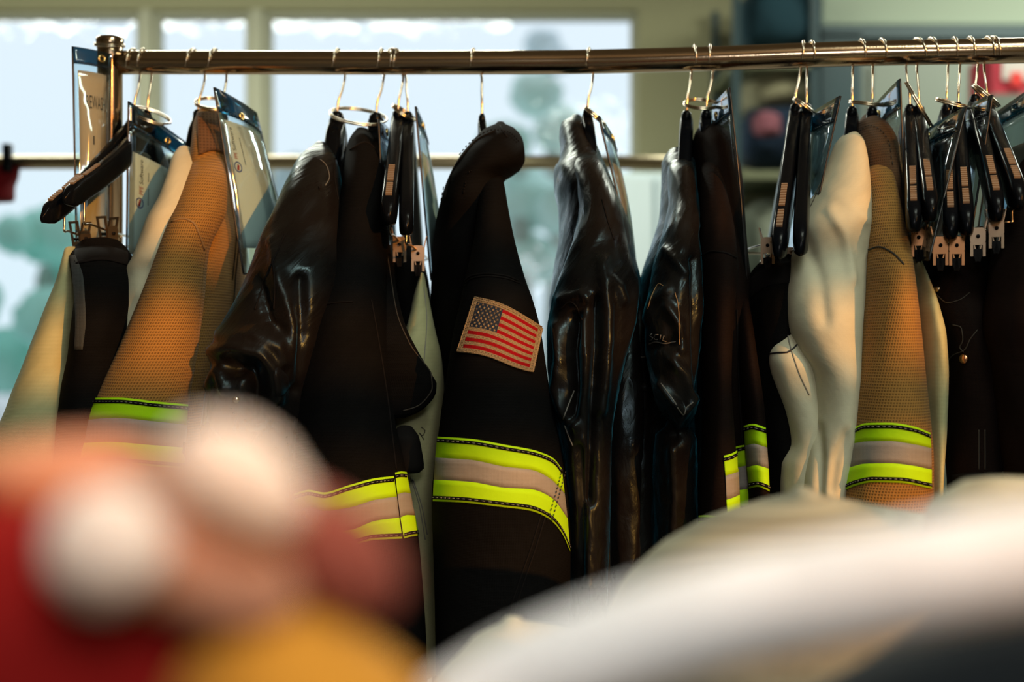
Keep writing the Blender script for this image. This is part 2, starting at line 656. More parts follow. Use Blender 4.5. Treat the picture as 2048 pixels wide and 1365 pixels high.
def hanger(label, tip, back, ex, neck, end, Yf=-0.24, t=0.009, clip=None, pads=True, bar=True, clipdir=None, h0=0.020, h1=0.020, sag=0.004, ex_=0.95, group='black hangers on the near rail', clipmat='clip'):
    """contoured plastic hanger: neck and front end given on the photo; rear arm mirrored"""
    nx, ny = neck
    Yb = barY(nx)
    N = W(nx, ny, Yb)
    E = W(end[0], end[1], Yb + Yf)
    root = thing('coat_hanger', label, 'hanger', N, group)
    h = MB().tube(hook_points(tip, back, ex, nx, ny), 0.0016, 9)
    h.build('hook', M['wire'], root)
    # body: one continuous sweep rear end -> neck -> front end
    R = Vector((N.x - 0.1 * (E.x - N.x), 2 * N.y - E.y, E.z))
    st = 14
    def arm(End, s):
        p = N.lerp(End, s)
        p.z = lerp(N.z - h0, End.z, s ** ex_) + sag * math.sin(math.pi * min(1, s)) * 0.6
        return p
    path = [(arm(R, 1 - i / st), 1 - i / st) for i in range(st)] + [(arm(E, i / st), i / st) for i in range(st + 1)]
    lat = Vector((-(E - N).y, (E - N).x, 0)).normalized()
    v, f, ns = [], [], 14
    for i, (p, s) in enumerate(path):
        a = path[max(0, i - 1)][0]
        b = path[min(len(path) - 1, i + 1)][0]
        d = (b - a).normalized()
        upv = lat.cross(d)
        if upv.z < 0:
            upv = -upv
        if s < 0.08:
            upv = Vector((0, 0, 1))
        hh = lerp(h0, h1, s) * (1.0 if s < 0.86 else math.sqrt(max(0.02, 1 - ((s - 0.86) / 0.145) ** 2)))
        tt = t * (1.0 if s < 0.9 else math.sqrt(max(0.05, 1 - ((s - 0.9) / 0.105) ** 2)))
        for k in range(ns):
            th = 2 * math.pi * k / ns
            c_, s_ = math.cos(th), math.sin(th)
            v.append(p + lat * (math.copysign(abs(c_) ** 0.35, c_) * tt) + upv * (math.copysign(abs(s_) ** 0.6, s_) * hh))
    m = len(path)
    for i in range(m - 1):
        for k in range(ns):
            f.append((i * ns + k, i * ns + (k + 1) % ns, (i + 1) * ns + (k + 1) % ns, (i + 1) * ns + k))
    f.append(tuple(range(ns - 1, -1, -1)))
    f.append(tuple((m - 1) * ns + k for k in range(ns)))
    mesh_obj('body', v, f, M['plastic'], root)
    mb = MB()      # raised neck collar around the wire
    mb.tube([N + Vector((0, 0, -0.012)), N + Vector((0, 0, 0.002)), N + Vector((0, 0, 0.006))], [t * 0.8, t * 0.75, t * 0.4], 12)
    mb.build('neck', M['plastic'], root)
    if pads:
        for (s0, s1) in ((0.60, 0.75), (0.79, 0.89)):
            pd = MB()
            q = 9 if s0 < 0.7 else 6
            for i in range(q):
                s = lerp(s0, s1, i / (q - 1))
                p = arm(E, s)
                d = (arm(E, s + 0.02) - arm(E, s - 0.02)).normalized()
                upv = lat.cross(d)
                if upv.z < 0:
                    upv = -upv
                c = p + upv * (lerp(h0, h1, s) * (1.0 if s < 0.86 else math.sqrt(max(0.02, 1 - ((s - 0.86) / 0.145) ** 2))))
                pd.obox(c, lat * t * 0.40, d * 0.0014, upv * 0.0018)
                if i < q - 1:
                    d2 = (arm(E, lerp(s0, s1, (i + 1) / (q - 1))) - p)
                    pd.obox(c + d2 * 0.5 - upv * 0.0008, lat * t * 0.40, d2 * 0.5, upv * 0.0012)
            pd.build('grip_pad', M['pad'], root, smooth=False)
    if bar and clip:
        cx, cy, cdy = clip
        P = arm(E, 0.78)
        Cc = W(cx, cy, Yb + cdy)
        low = Vector((P.x, P.y, lerp(P.z, Cc.z, 0.78)))
        w = MB().tube(catmull([P, P.lerp(low, 0.8), low + Vector((0, 0, -0.004)), low.lerp(Cc, 0.3), Cc + Vector((0, 0.02, 0.004)), Cc + Vector((0, 0.2, 0.004)), Vector((N.x, N.y, Cc.z))], 5), 0.0015, 8)
        w.build('trouser_bar', M['wire'], root)
        trouser_clip(Cc, root, Vector(clipdir).normalized() if clipdir else lat, clipmat)
    return root


def trouser_clip(Cc, root, lat, mat='clip'):
    """sprung two-plate clip on the trouser bar"""
    dn = Vector((0, 0, -1))
    o = None
    fw = Vector((lat.y, -lat.x, 0)).normalized()
    if fw.y > 0:
        fw = -fw
    for sgn in (-1, 1):
        pl = MB()
        ax = (dn * 1.0 + lat * 0.22 * -sgn).normalized()     # plates close downwards
        side = fw
        c = Cc + lat * 0.006 * sgn
        w, hgt = 0.009, 0.021
        nrm = ax.cross(side).normalized()
        # frame with a window above, solid below
        pl.obox(c + side * (w - 0.0018) - ax * 0.008, side * 0.0018, ax * 0.013, nrm * 0.0007)
        pl.obox(c - side * (w - 0.0018) - ax * 0.008, side * 0.0018, ax * 0.013, nrm * 0.0007)
        pl.obox(c - ax * hgt, side * w, ax * 0.0016, nrm * 0.0007)
        pl.obox(c + ax * 0.012, side * w, ax * 0.008, nrm * 0.0007)
        p = pl.build('clip_plate', M[mat], root, smooth=False)
        jw = MB().obox(c + ax * 0.022, side * w * 1.1, ax * 0.007, nrm * 0.003)
        jw.build('clip_jaw', M['clip_dark'], p, smooth=False)
    # front face plate, as the photograph shows it from the end, with the pivot hole
    pl = MB()
    r0, n = 0.0022, 12
    c = Cc + fw * 0.0105
    ring_i = [c + lat * r0 * math.cos(2 * math.pi * k / n) + Vector((0, 0, r0 * math.sin(2 * math.pi * k / n))) for k in range(n)]
    def sqp(k):
        a = 2 * math.pi * k / n
        x, z = math.cos(a), math.sin(a)
        q = max(abs(x), abs(z))
        return c + lat * 0.0085 * x / q + Vector((0, 0, 0.010 * z / q))
    ring_o = [sqp(k) for k in range(n)]
    pl.add(ring_i + ring_o, [(k, (k + 1) % n, n + (k + 1) % n, n + k) for k in range(n)])
    back = [p - fw * 0.0012 for p in ring_i + ring_o]
    pl.add(back, [(k, n + k, n + (k + 1) % n, (k + 1) % n) for k in range(n)])
    pl.obox(c + lat * 0.0068 + Vector((0, 0, -0.015)), lat * 0.0016, fw * 0.0007, Vector((0, 0, 0.008)))
    pl.obox(c - lat * 0.0068 + Vector((0, 0, -0.015)), lat * 0.0016, fw * 0.0007, Vector((0, 0, 0.008)))
    pl.build('clip_face', M[mat], root, smooth=False)
    MB().tube([Cc - fw * 0.012, Cc + fw * 0.013], 0.0021, 10).build('clip_pivot', M['clip_dark'], root)


def ring(label, px, py, a, b, ang=0.0, dY=0.0, r=0.00125, sgn=1, group='split rings tying pouches to hangers'):
    """wire split ring: photo centre, half axes in pixels, tilt in degrees"""
    Y = barY(px) + dY
    c = W(px, py, Y)
    ca, sa = math.cos(math.radians(ang)), math.sin(math.radians(ang))
    u = Vector((ca, 0, -sa)) * (a * K * Y)
    v = Vector((sa, 0, ca)) * (b * K * Y) + Vector((0, sgn, 0)) * (math.sqrt(max(0, a * a - b * b)) * K * Y)
    mb = MB()
    n = 56
    pts = [c + u * math.cos(2 * math.pi * i / n) + v * math.sin(2 * math.pi * i / n) for i in range(n)]
    off = u.cross(v).normalized() * r * 1.1
    mb.tube([p + off * 0.9 for p in pts], r, 7, closed=True)
    q = [c + (u * math.cos(t) + v * math.sin(t)) - off * 0.9 for t in [0.3 + 5.6 * i / n for i in range(n)]]
    mb.tube(q, r, 7)
    o = mb.build('split_ring', M['wire'])
    tag(o, label, 'ring', group)
    return o


# ------------------------------------------------------------------ pouches
def glyphs(body):
    cu = bpy.data.curves.new('glyph_curve', 'FONT')
    cu.body = body
    cu.size = 1.0
    cu.resolution_u = 3
    ob = bpy.data.objects.new('glyph_source', cu)
    C.objects.link(ob)
    dg = bpy.context.evaluated_depsgraph_get()
    me = bpy.data.meshes.new_from_object(ob.evaluated_get(dg))
    v = [(p.co.x, p.co.y) for p in me.vertices]
    f = [tuple(p.vertices) for p in me.polygons]
    bpy.data.objects.remove(ob)
    bpy.data.curves.remove(cu)
    bpy.data.meshes.remove(me)
    x0 = min(p[0] for p in v); x1 = max(p[0] for p in v)
    y0 = min(p[1] for p in v); y1 = max(p[1] for p in v)
    return [((x - x0) / (x1 - x0), (y - y0) / (y1 - y0)) for x, y in v], f


def pouch(label, TL, TR, BR_, BL, bulge=0.01, head=0.13, card=None, cardmat='paper', prints=(), grommet=(0.5, 0.06), group='clear vinyl document pouches on the near rail', bow=0.0, both=True):
    P = [W(p[0], p[1], barY(p[0]) + p[2]) for p in (TL, TR, BR_, BL)]
    ctr = sum(P, Vector()) / 4
    nrm = (P[1] - P[0]).cross(P[3] - P[0]).normalized()
    if nrm.dot(CAM - ctr) < 0:
        nrm = -nrm
    wdir = (P[1] - P[0]).normalized()
    def S(u, v, off=0.0):
        p = P[0].lerp(P[1], u).lerp(P[3].lerp(P[2], u), v)
        p = p + nrm * (bulge * math.sin(math.pi * u) * math.sin(math.pi * min(1, v * 0.9 + 0.05)) + off)
        p = p + wdir * (bow * math.sin(math.pi * v))
        return p
    root = thing('document_pouch', label, 'pouch', S(0.5, 0), group)
    def sheet(name, u0, v0, u1, v1, mat, off, th, par, nu=8, nv=14):
        v, f = [], []
        for o in (off, off - th):
            for i in range(nu + 1):
                for j in range(nv + 1):
                    v.append(S(lerp(u0, u1, i / nu), lerp(v0, v1, j / nv), o))
        w, n0 = nv + 1, (nu + 1) * (nv + 1)
        for i in range(nu):
            for j in range(nv):
                a = i * w + j
                f.append((a, a + 1, a + w + 1, a + w))
                f.append((n0 + a, n0 + a + w, n0 + a + w + 1, n0 + a + 1))
        border = [i * w for i in range(nu + 1)] + [nu * w + j for j in range(1, nv + 1)] + [i * w + nv for i in range(nu - 1, -1, -1)] + [j for j in range(nv - 1, 0, -1)]
        L = len(border)
        for i in range(L):
            f.append((border[i], border[(i + 1) % L], n0 + border[(i + 1) % L], n0 + border[i]))
        return mesh_obj(name, v, f, mat, par)
    sheet('vinyl_sleeve', 0, head, 1, 1, M['vinyl'], 0.0012, 0.0004, root)
    sheet('header', 0, 0, 1, head, M['vinyl_header'], 0.0016, 0.0030, root, 10, 4)
    mb = MB()
    mb.tube([S(0, j / 20) for j in range(21)], 0.0013, 8)
    if both:
        mb.tube([S(1, j / 20) for j in range(21)], 0.0013, 8)
    mb.tube([S(i / 10, 1) for i in range(11)], 0.0012, 8)
    mb.build('edge_binding', M['binding'], root)
    hs = MB()
    for k in range(16):
        u = 0.05 + 0.9 * k / 15
        hs.tube([S(u, head - 0.006, 0.0024), S(u + 0.028, head - 0.006, 0.0024)], 0.0006, 5)
    hs.build('stitching', M['binding'], root)
    g = MB()
    gc = S(*grommet, 0.002)
    a1 = wdir
    a2 = nrm.cross(a1).normalized()
    g.tube([gc + a1 * 0.0042 * math.cos(t) + a2 * 0.0042 * math.sin(t) for t in [2 * math.pi * i / 20 for i in range(20)]], 0.0016, 8, closed=True)
    g.build('grommet', M['brass'], root)
    if card:
        u0, v0, u1, v1 = card
        cd = sheet('paper_card', u0, v0, u1, v1, M[cardmat], 0.0004, 0.0006, root)
        for pr in prints:
            kind, mat = pr[0], M[pr[1]]
            mb = MB()
            if kind == 'text':       # ('text', mat, string, origin uv, x axis uv, y axis uv)
                gv, gf = glyphs(pr[2])
                (ou, ov), (xu, xv), (yu, yv) = pr[3], pr[4], pr[5]
                mb.add([S(ou + x * xu + y * yu, ov + x * xv + y * yv, 0.0007) for x, y in gv], gf)
            elif kind == 'ring':
                (cu_, cv_), ru, rv = pr[2], pr[3], pr[4]
                n = 28
                q = [S(cu_ + ru * math.cos(2 * math.pi * i / n), cv_ + rv * math.sin(2 * math.pi * i / n), 0.0007) for i in range(n)]
                q2 = [S(cu_ + ru * 0.78 * math.cos(2 * math.pi * i / n), cv_ + rv * 0.78 * math.sin(2 * math.pi * i / n), 0.0007) for i in range(n)]
                mb.add(q + q2, [(i, (i + 1) % n, n + (i + 1) % n, n + i) for i in range(n)])
            elif kind == 'quad':
                for (ua, va, ub, vb) in pr[2]:
                    mb.add([S(ua, va, 0.0007), S(ub, va, 0.0007), S(ub, vb, 0.0007), S(ua, vb, 0.0007)], [(0, 1, 2, 3)])
            elif kind == 'poly':
                mb.add([S(u, v, 0.0007) for u, v in pr[2]], [tuple(range(len(pr[2])))])
            mb.build('printing', mat, cd, smooth=False)
    return root, S

# ------------------------------------------------------------------ camera, light, world
cam = bpy.data.cameras.new('camera')
cam.lens, cam.sensor_width = FOC, SW
cam.clip_start, cam.clip_end = 0.02, 200
cam.dof.use_dof = True
cam.dof.focus_distance = 1.70
cam.dof.aperture_fstop = 2.6
co = bpy.data.objects.new('camera', cam)
co.location = CAM
co.rotation_euler = (math.radians(90), 0, 0)
C.objects.link(co)
bpy.context.scene.camera = co
vs = bpy.context.scene.view_settings
bpy.context.scene.display_settings.display_device = 'sRGB'
vs.view_transform, vs.look, vs.gamma, vs.exposure = 'Standard', 'None', 1.0, 0.0
vs.use_curve_mapping = False

wd = bpy.data.worlds.new('sky')
bpy.context.scene.world = wd
wd.use_nodes = True
nt = wd.node_tree
bg = nt.nodes['Background']
tc = nt.nodes.new('ShaderNodeTexCoord')
sp = nt.nodes.new('ShaderNodeSeparateXYZ')
nt.links.new(tc.outputs['Generated'], sp.inputs['Vector'])
rp = nt.nodes.new('ShaderNodeValToRGB')
rp.color_ramp.elements[0].position = 0.0
rp.color_ramp.elements[0].color = (0.74, 0.88, 0.97, 1)
rp.color_ramp.elements[1].position = 0.35
rp.color_ramp.elements[1].color = (0.84, 0.91, 1.0, 1)
nt.links.new(sp.outputs['Z'], rp.inputs['Fac'])
nt.links.new(rp.outputs['Color'], bg.inputs['Color'])
bg.inputs['Strength'].default_value = 1.1

PHI, ELE = math.radians(33), math.radians(13)
sd = Vector((-math.sin(PHI) * math.cos(ELE), math.cos(PHI) * math.cos(ELE), -math.sin(ELE)))
sun = bpy.data.lights.new('low_sun', 'SUN')
sun.energy = 3.6
sun.color = (1.0, 0.37, 0.06)
sun.angle = math.radians(0.6)
so = bpy.data.objects.new('low_sun', sun)
so.rotation_euler = sd.to_track_quat('-Z', 'Y').to_euler()
so.location = (2.2, -6, 3.4)
C.objects.link(so)


def area(name, loc, rot, sx, sy, energy, col):
    l = bpy.data.lights.new(name, 'AREA')
    l.shape, l.size, l.size_y, l.energy, l.color = 'RECTANGLE', sx, sy, energy, col
    o = bpy.data.objects.new(name, l)
    o.location, o.rotation_euler = loc, [math.radians(r) for r in rot]
    C.objects.link(o)


# unseen fill lights added for brightness, with no fixtures behind them
area('fill_strip_light', (1.6, -1.2, 3.1), (18, 0, 0), 2.6, 0.14, 18, (0.92, 1.0, 0.76))  # added fill, also gives the rail its highlight line
area('fill_panel_light', (0.7, 0.25, 3.15), (0, 0, 0), 0.7, 0.7, 24, (0.90, 1.0, 0.86))  # added overhead fill for the foreground and coats
area('ceiling_fill_uplight', (0.6, -0.6, 2.55), (180, 0, 0), 1.6, 0.5, 14.0, (1.0, 0.80, 0.56))  # added uplight, brightens the ceiling mirrored in the rail
area('foreground_fill_light', (0.12, -0.28, 1.85), (28, 0, 0), 0.35, 0.35, 6.4, (1.0, 0.97, 0.96))  # added fill close to the camera for the foreground cloth
area('fill_strip_light', (-1.5, 4.4, 3.1), (0, 0, 0), 3.0, 0.3, 135, (0.96, 1.0, 0.84))  # added to lift the tone of the window wall
area('fill_strip_light', (2.6, 4.6, 3.1), (0, 0, 0), 2.0, 0.3, 105, (0.96, 1.0, 0.84))  # added to lift the wall and lockers beyond the window

# ------------------------------------------------------------------ the setting
M['wall'] = plain('olive_paint', (0.30, 0.29, 0.17), 0.85, bump=0.05, scale=80, var=0.06)
M['wall_warm'] = plain('warm_paint', (0.34, 0.27, 0.19), 0.85, bump=0.05, scale=80, var=0.06)
M['frame'] = plain('window_frame_paint', (0.36, 0.36, 0.26), 0.6)
M['ceil'] = plain('ceiling_paint', (0.40, 0.32, 0.23), 0.9, var=0.05, scale=8)
M['floor'] = plain('sealed_concrete', (0.20, 0.19, 0.17), 0.5, bump=0.06, scale=30, var=0.2)
M['glass'] = film('window_glass', (0.96, 0.98, 0.98), 0.0, 0.0)
BY = 6.2
RX0, RX1, FY, CZ = -6.0, 6.0, -3.0, 3.25


def sbox(name, lo, hi, mat, kind=True):
    o = MB().box(lo, hi).build(name, mat, None, smooth=False)
    return struct(o)


sbox('floor', (RX0, FY, -0.1), (RX1, BY + 0.2, 0.0), M['floor'])
sbox('ceiling', (RX0, FY, CZ), (RX1, BY + 0.2, CZ + 0.15), M['ceil'])
sbox('wall_left', (RX0 - 0.2, FY - 0.2, 0), (RX0, BY + 0.2, CZ), M['wall_warm'])
sbox('wall_right', (RX1, FY - 0.2, 0), (RX1 + 0.2, BY + 0.2, CZ), M['wall_warm'])
sbox('trim_1', (-40, FY - 0.2, CZ + 0.15), (40, BY + 0.2, 16), M['wall_warm'])     # unseen block added to keep the sun off the trees
# window wall: one mesh with the openings left free
bx = lambda px: W(px, 0, BY).x
bz = lambda py: W(0, py, BY).z
wz1, wz0 = bz(20), 0.62
wb = MB()
xa, xb = bx(-1690), bx(1277)
wb.box((RX0, BY, 0), (xa, BY + 0.2, CZ)).box((xb, BY, 0), (RX1, BY + 0.2, CZ))
wb.box((xa, BY, wz1), (xb, BY + 0.2, CZ)).box((xa, BY, 0), (xb, BY + 0.2, wz0))
struct(wb.build('wall_back', M['wall'], None, smooth=False))
edges = [(-1690, -785), (-760, 281), (303, 501), (526, 1277)]  # first opening is unseen, added for blue light and reflections
for i, (a, b) in enumerate(edges):
    fr = MB()
    x0, x1 = bx(a), bx(b)
    m0 = bx(edges[i - 1][1]) if i else x0 - 0.0
    d = 0.028
    fr.box((x0, BY + 0.03, wz0), (x0 + d, BY + 0.11, wz1)).box((x1 - d, BY + 0.03, wz0), (x1, BY + 0.11, wz1))
    fr.box((x0 + d, BY + 0.03, wz1 - d), (x1 - d, BY + 0.11, wz1)).box((x0 + d, BY + 0.03, wz0), (x1 - d, BY + 0.11, wz0 + d))
    w = struct(fr.build('window_%d' % (i + 1), M['frame'], None, smooth=False))
    ROOT[w.name] = Vector((0, 0, 0))
    MB().box((x0 + d, BY + 0.065, wz0 + d), (x1 - d, BY + 0.071, wz1 - d)).build('glass_pane', M['glass'], w, smooth=False)
    if i:
        sbox('trim_%d' % (i + 1), (m0, BY - 0.01, wz0), (x0, BY + 0.2, wz1), M['frame'])
sbox('trim_6', (xa, BY - 0.10, wz0 - 0.04), (xb, BY, wz0), M['frame'])
sbox('baseboard_back', (RX0, BY - 0.02, 0), (RX1, BY, 0.12), M['frame'])
# wall behind the photographer with an unseen window, its opening and bars shaped to band the sun
fx0, fx1, fz0, fz1 = 1.4, 5.6, 2.10, 3.05
wf = MB()
wf.box((RX0, FY - 0.2, 0), (fx0, FY, CZ)).box((fx1, FY - 0.2, 0), (RX1, FY, CZ))
wf.box((fx0, FY - 0.2, fz1), (fx1, FY, CZ)).box((fx0, FY - 0.2, 0), (fx1, FY, fz0))
struct(wf.build('wall_front', M['wall_warm'], None, smooth=False))
TR = math.tan(ELE) / math.cos(PHI)


def gate_z(py, Y=1.72):      # height on the front wall of the ray that lands at photo row py
    return W(0, py, Y).z + (Y - FY) * TR


fw = MB()
d = 0.04
fw.box((fx0, FY - 0.14, fz0), (fx0 + d, FY - 0.06, fz1)).box((fx1 - d, FY - 0.14, fz0), (fx1, FY - 0.06, fz1))
fw.box((fx0 + d, FY - 0.14, fz0), (fx1 - d, FY - 0.06, fz0 + d)).box((fx0 + d, FY - 0.14, fz1 - d), (fx1 - d, FY - 0.06, fz1))
for ya, yb in ((455, 560), (745, 862)):
    fw.box((fx0 + d, FY - 0.13, gate_z(yb)), (fx1 - d, FY - 0.07, gate_z(ya)))
w4 = struct(fw.build('window_5', M['frame'], None, smooth=False))
ROOT[w4.name] = Vector((0, 0, 0))
MB().box((fx0 + d, FY - 0.102, fz0 + d), (fx1 - d, FY - 0.098, fz1 - d)).build('glass_pane', M['glass'], w4, smooth=False)

# ------------------------------------------------------------------ outside the windows
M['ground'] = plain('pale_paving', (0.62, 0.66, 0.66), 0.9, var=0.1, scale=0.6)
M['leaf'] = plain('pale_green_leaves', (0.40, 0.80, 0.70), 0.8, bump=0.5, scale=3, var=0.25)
M['leaf_haze'] = plain('haze_tinted_leaves', (0.72, 0.86, 0.92), 0.8, bump=0.5, scale=3, var=0.25)  # haze painted into the leaf colour
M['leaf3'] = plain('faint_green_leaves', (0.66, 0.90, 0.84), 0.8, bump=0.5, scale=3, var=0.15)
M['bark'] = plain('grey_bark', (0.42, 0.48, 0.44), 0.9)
g = MB().box((-60, BY + 0.21, -0.25), (60, 90, -0.15)).build('ground', M['ground'], None, smooth=False)
struct(g)


def blob(mb, c, r, seed, sub=3):
    import bmesh
    bm = bmesh.new()
    bmesh.ops.create_icosphere(bm, subdivisions=sub, radius=1.0)
    v = []
    for q in bm.verts:
        p = q.co.copy()
        k = 1 + 0.22 * noise.noise(p * 2.2 + Vector((seed, 0, 0))) + 0.12 * noise.noise(p * 5 + Vector((0, seed, 0)))
        v.append(Vector(c) + Vector((p.x * r * k, p.y * r * k, p.z * r * k * 0.85)))
    f = [tuple(x.index for x in q.verts) for q in bm.faces]
    bm.free()
    mb.add(v, f)


def tree(label, px, py, Y, blobs, mat):
    base = Vector((W(px, 0, Y).x, Y, -0.15))
    t = thing('tree', label, 'tree', base, 'trees outside the windows')
    cr = MB()
    for i, (bx_, by_, br) in enumerate(blobs):
        blob(cr, W(bx_, by_, Y + random.uniform(-0.8, 0.8)), br * K * Y, px * 0.1 + i * 3.3)
    cr.build('crown', mat, t)
    top = W(px, min(b[1] for b in blobs) + 60, Y)
    MB().tube(catmull([base, base.lerp(top, 0.5) + Vector((0.08, 0, 0)), top], 5), [0.16] * 5 + [0.11] * 5 + [0.05]).build('trunk', M['bark'], t)


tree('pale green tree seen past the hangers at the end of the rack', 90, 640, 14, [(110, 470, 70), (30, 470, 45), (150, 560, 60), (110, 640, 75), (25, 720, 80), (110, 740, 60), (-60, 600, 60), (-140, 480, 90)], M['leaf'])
tree('haze-tinted tree seen over the dark coats through the wide window', 640, 520, 15, [(690, 330, 45), (650, 350, 50), (590, 345, 40), (700, 420, 80), (560, 400, 60)], M['leaf_haze'])
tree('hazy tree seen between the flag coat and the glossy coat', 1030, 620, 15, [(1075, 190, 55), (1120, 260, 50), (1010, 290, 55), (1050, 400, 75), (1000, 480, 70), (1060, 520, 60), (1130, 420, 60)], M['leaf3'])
tree('small tree showing above the rail in the wide window', 1100, 420, 18, [(1085, 90, 40), (1110, 120, 32), (1130, 330, 50)], M['leaf_haze'])
bw = thing('van', 'white van parked outside beyond the end of the rack', 'van', (W(60, 0, 12).x, 10.4, -0.15))
p = MB()
c0, c1 = W(-60, 800, 12), W(150, 800, 12)
p.box((c0.x - 3.6, 9.6, 0.2), (c1.x - 0.3, 11.2, c0.z - 0.02))
p.build('body', plain('white_paint', (0.85, 0.88, 0.92), 0.4), bw, smooth=False)
for wx in (c0.x - 2.9, c1.x - 1.0):
    MB().tube([(wx, 9.53, 0.18), (wx, 9.75, 0.18)], 0.33, 20).build('wheel', plain('tyre_rubber', (0.02, 0.02, 0.02), 0.8), bw)

# ------------------------------------------------------------------ room background on the right
def fz(px, py, Y):
    return W(px, py, Y)


def pbox(mb, x0, y0, x1, y1, Y, depth):
    a, b = W(x0, y1, Y), W(x1, y0, Y)
    mb.box((a.x, Y, a.z), (b.x, Y + depth, b.z))
    return mb


YB = 5.6
grey = plain('grey_green_enamel', (0.155, 0.18, 0.15), 0.6)
darkteal = plain('dark_teal_enamel', (0.012, 0.035, 0.042), 0.5)
# tall locker bank against the window wall
a, b = W(1640, 0, YB), W(2250, 0, YB)
lk = thing('locker', 'grey-green metal locker with a dark top recess standing by the end wall', 'locker', (a.x, YB, 0))
m = MB()
m.box((a.x + 0.16, YB, 0), (b.x, BY - 0.01, bz(132) - 0.05))
m.build('cabinet', grey, lk, smooth=False)
m = MB(); m.box((a.x, YB - 0.02, 0), (a.x + 0.16, BY - 0.01, W(0, 70, YB).z)); m.build('side_panel', darkteal, lk, smooth=False)
m = MB(); m.box((a.x + 0.16, BY - 0.06, bz(132) - 0.05), (b.x, BY - 0.01, W(0, 78, YB).z)); m.build('back_panel', darkteal, lk, smooth=False)
m = MB(); m.box((a.x, YB - 0.02, W(0, 78, YB).z), (b.x, BY - 0.01, W(0, 52, YB).z)); m.build('top', darkteal, lk, smooth=False)
for i in range(3):
    m = MB()
    x = a.x + 0.2 + i * 0.40
    m.box((x, YB - 0.018, 0.1), (x + 0.36, YB, bz(140) - 0.1)); dd = m.build('door', grey, lk, smooth=False)
    ROOT[dd.name] = ROOT[lk.name]
    MB().box((x + 0.31, YB - 0.04, 1.2), (x + 0.335, YB - 0.018, 1.36)).build('handle', darkteal, dd, smooth=False)
o = pbox(MB(), 1645, -60, 2300, 48, YB + 0.1, 0.45).build('trim_5', plain('grey_green_soffit', (0.26, 0.31, 0.24), 0.85), None, smooth=False)
struct(o)
# shelf with soft bags left of the lockers
sh = thing('shelf_unit', 'dark metal shelf unit beside the grey locker at the window wall', 'shelf', (W(1550, 0, YB).x, YB, 0))
x0, x1 = W(1462, 0, YB).x, W(1632, 0, YB).x
for z in (W(0, 345, YB).z, W(0, 125, YB).z, 0.5):
    MB().box((x0, YB - 0.05, z - 0.03), (x1, BY - 0.03, z)).build('shelf_board', plain('shelf_olive', (0.12, 0.13, 0.07), 0.6), sh, smooth=False)
for xx in (x0, x1 - 0.03):
    for yy in (YB - 0.05, BY - 0.07):
        MB().box((xx, yy, 0), (xx + 0.03, yy + 0.03, W(0, -40, YB).z)).build('upright', darkteal, sh, smooth=False)


def bundle(name, label, cat, px0, py0, px1, py1, Y, depth, mat, seed, group=None):
    mb = MB()
    c = W((px0 + px1) / 2, (py0 + py1) / 2, Y + depth / 2)
    import bmesh
    bm = bmesh.new()
    bmesh.ops.create_icosphere(bm, subdivisions=4, radius=1.0)
    rx, rz = (px1 - px0) / 2 * K * Y, (py1 - py0) / 2 * K * Y
    v = []
    for q in bm.verts:
        p = q.co.copy()
        s = Vector([math.copysign(abs(t) ** 0.7, t) for t in p])
        k = 1 + 0.10 * noise.noise(p * 1.7 + Vector((seed, 0, 0))) + 0.05 * noise.noise(p * 4 + Vector((seed, 3, 0)))
        v.append(c + Vector((s.x * rx * k, s.y * depth / 2 * k, s.z * rz * k)))
    f = [tuple(x.index for x in q.verts) for q in bm.faces]
    bm.free()
    mb.add(v, f)
    o = mb.build(name, mat)
    return tag(o, label, cat, group)


beige = woven('beige_canvas', (0.26, 0.24, 0.15), period=0.004)
navyb = woven('navy_canvas', (0.010, 0.022, 0.045), period=0.004)
tealb = woven('dark_teal_canvas', (0.012, 0.04, 0.055), period=0.004)
rose = woven('rose_canvas', (0.20, 0.07, 0.09), period=0.004)
bundle('bag', 'beige canvas bag on top of the navy bag on the shelf', 'bag', 1478, 140, 1620, 235, YB + 0.02, 0.4, beige, 1)
nb = thing('duffel_bag', 'navy duffel bag with a rose panel on the shelf', 'bag', W(1560, 340, YB))
t = bundle('bag_body', '', '', 1470, 215, 1632, 345, YB - 0.02, 0.42, navyb, 2)
for k in ('label', 'category'):
    del t[k]
t.parent = nb; t.location = -Vector(nb.location)
t2 = bundle('front_panel', '', '', 1500, 225, 1560, 280, YB - 0.06, 0.2, rose, 3)
for k in ('label', 'category'):
    del t2[k]
t2.parent = nb; t2.location = -Vector(nb.location)
bundle('bag', 'dark blue bag on the uppermost shelf against the olive wall', 'bag', 1468, -25, 1640, 128, YB - 0.03, 0.45, tealb, 5)
bundle('bag', 'grey-green bag on the low part of the shelf unit behind the trousers', 'bag', 1470, 400, 1625, 560, YB + 0.02, 0.4, woven('grey_green_canvas', (0.2, 0.22, 0.17), period=0.004), 6)
# red and white box on the lockers
rb = thing('box', 'red and white box in front of the locker near the frame edge', 'box', W(2030, 195, 4.9))
p = pbox(MB(), 1985, 105, 2110, 192, 4.9, 0.25).build('carton', plain('red_card', (0.35, 0.012, 0.03), 0.6), rb, smooth=False)
pbox(MB(), 2005, 118, 2095, 160, 4.896, 0.004).build('white_panel', plain('white_card', (0.5, 0.45, 0.42), 0.6), rb, smooth=False)
pbox(MB(), 2022, 145, 2045, 172, 4.892, 0.004).build('red_mark', plain('red_print', (0.6, 0.02, 0.015), 0.6), rb, smooth=False)
ts = thing('storage_cabinet', 'grey cabinet that carries the red and white box', 'cabinet', (W(2060, 0, 4.9).x, 4.9, 0))
a, b = W(1975, 193, 4.9), W(2150, 193, 4.9)
MB().box((a.x, 4.85, 0.02), (b.x, 5.3, a.z)).build('body', grey, ts, smooth=False)
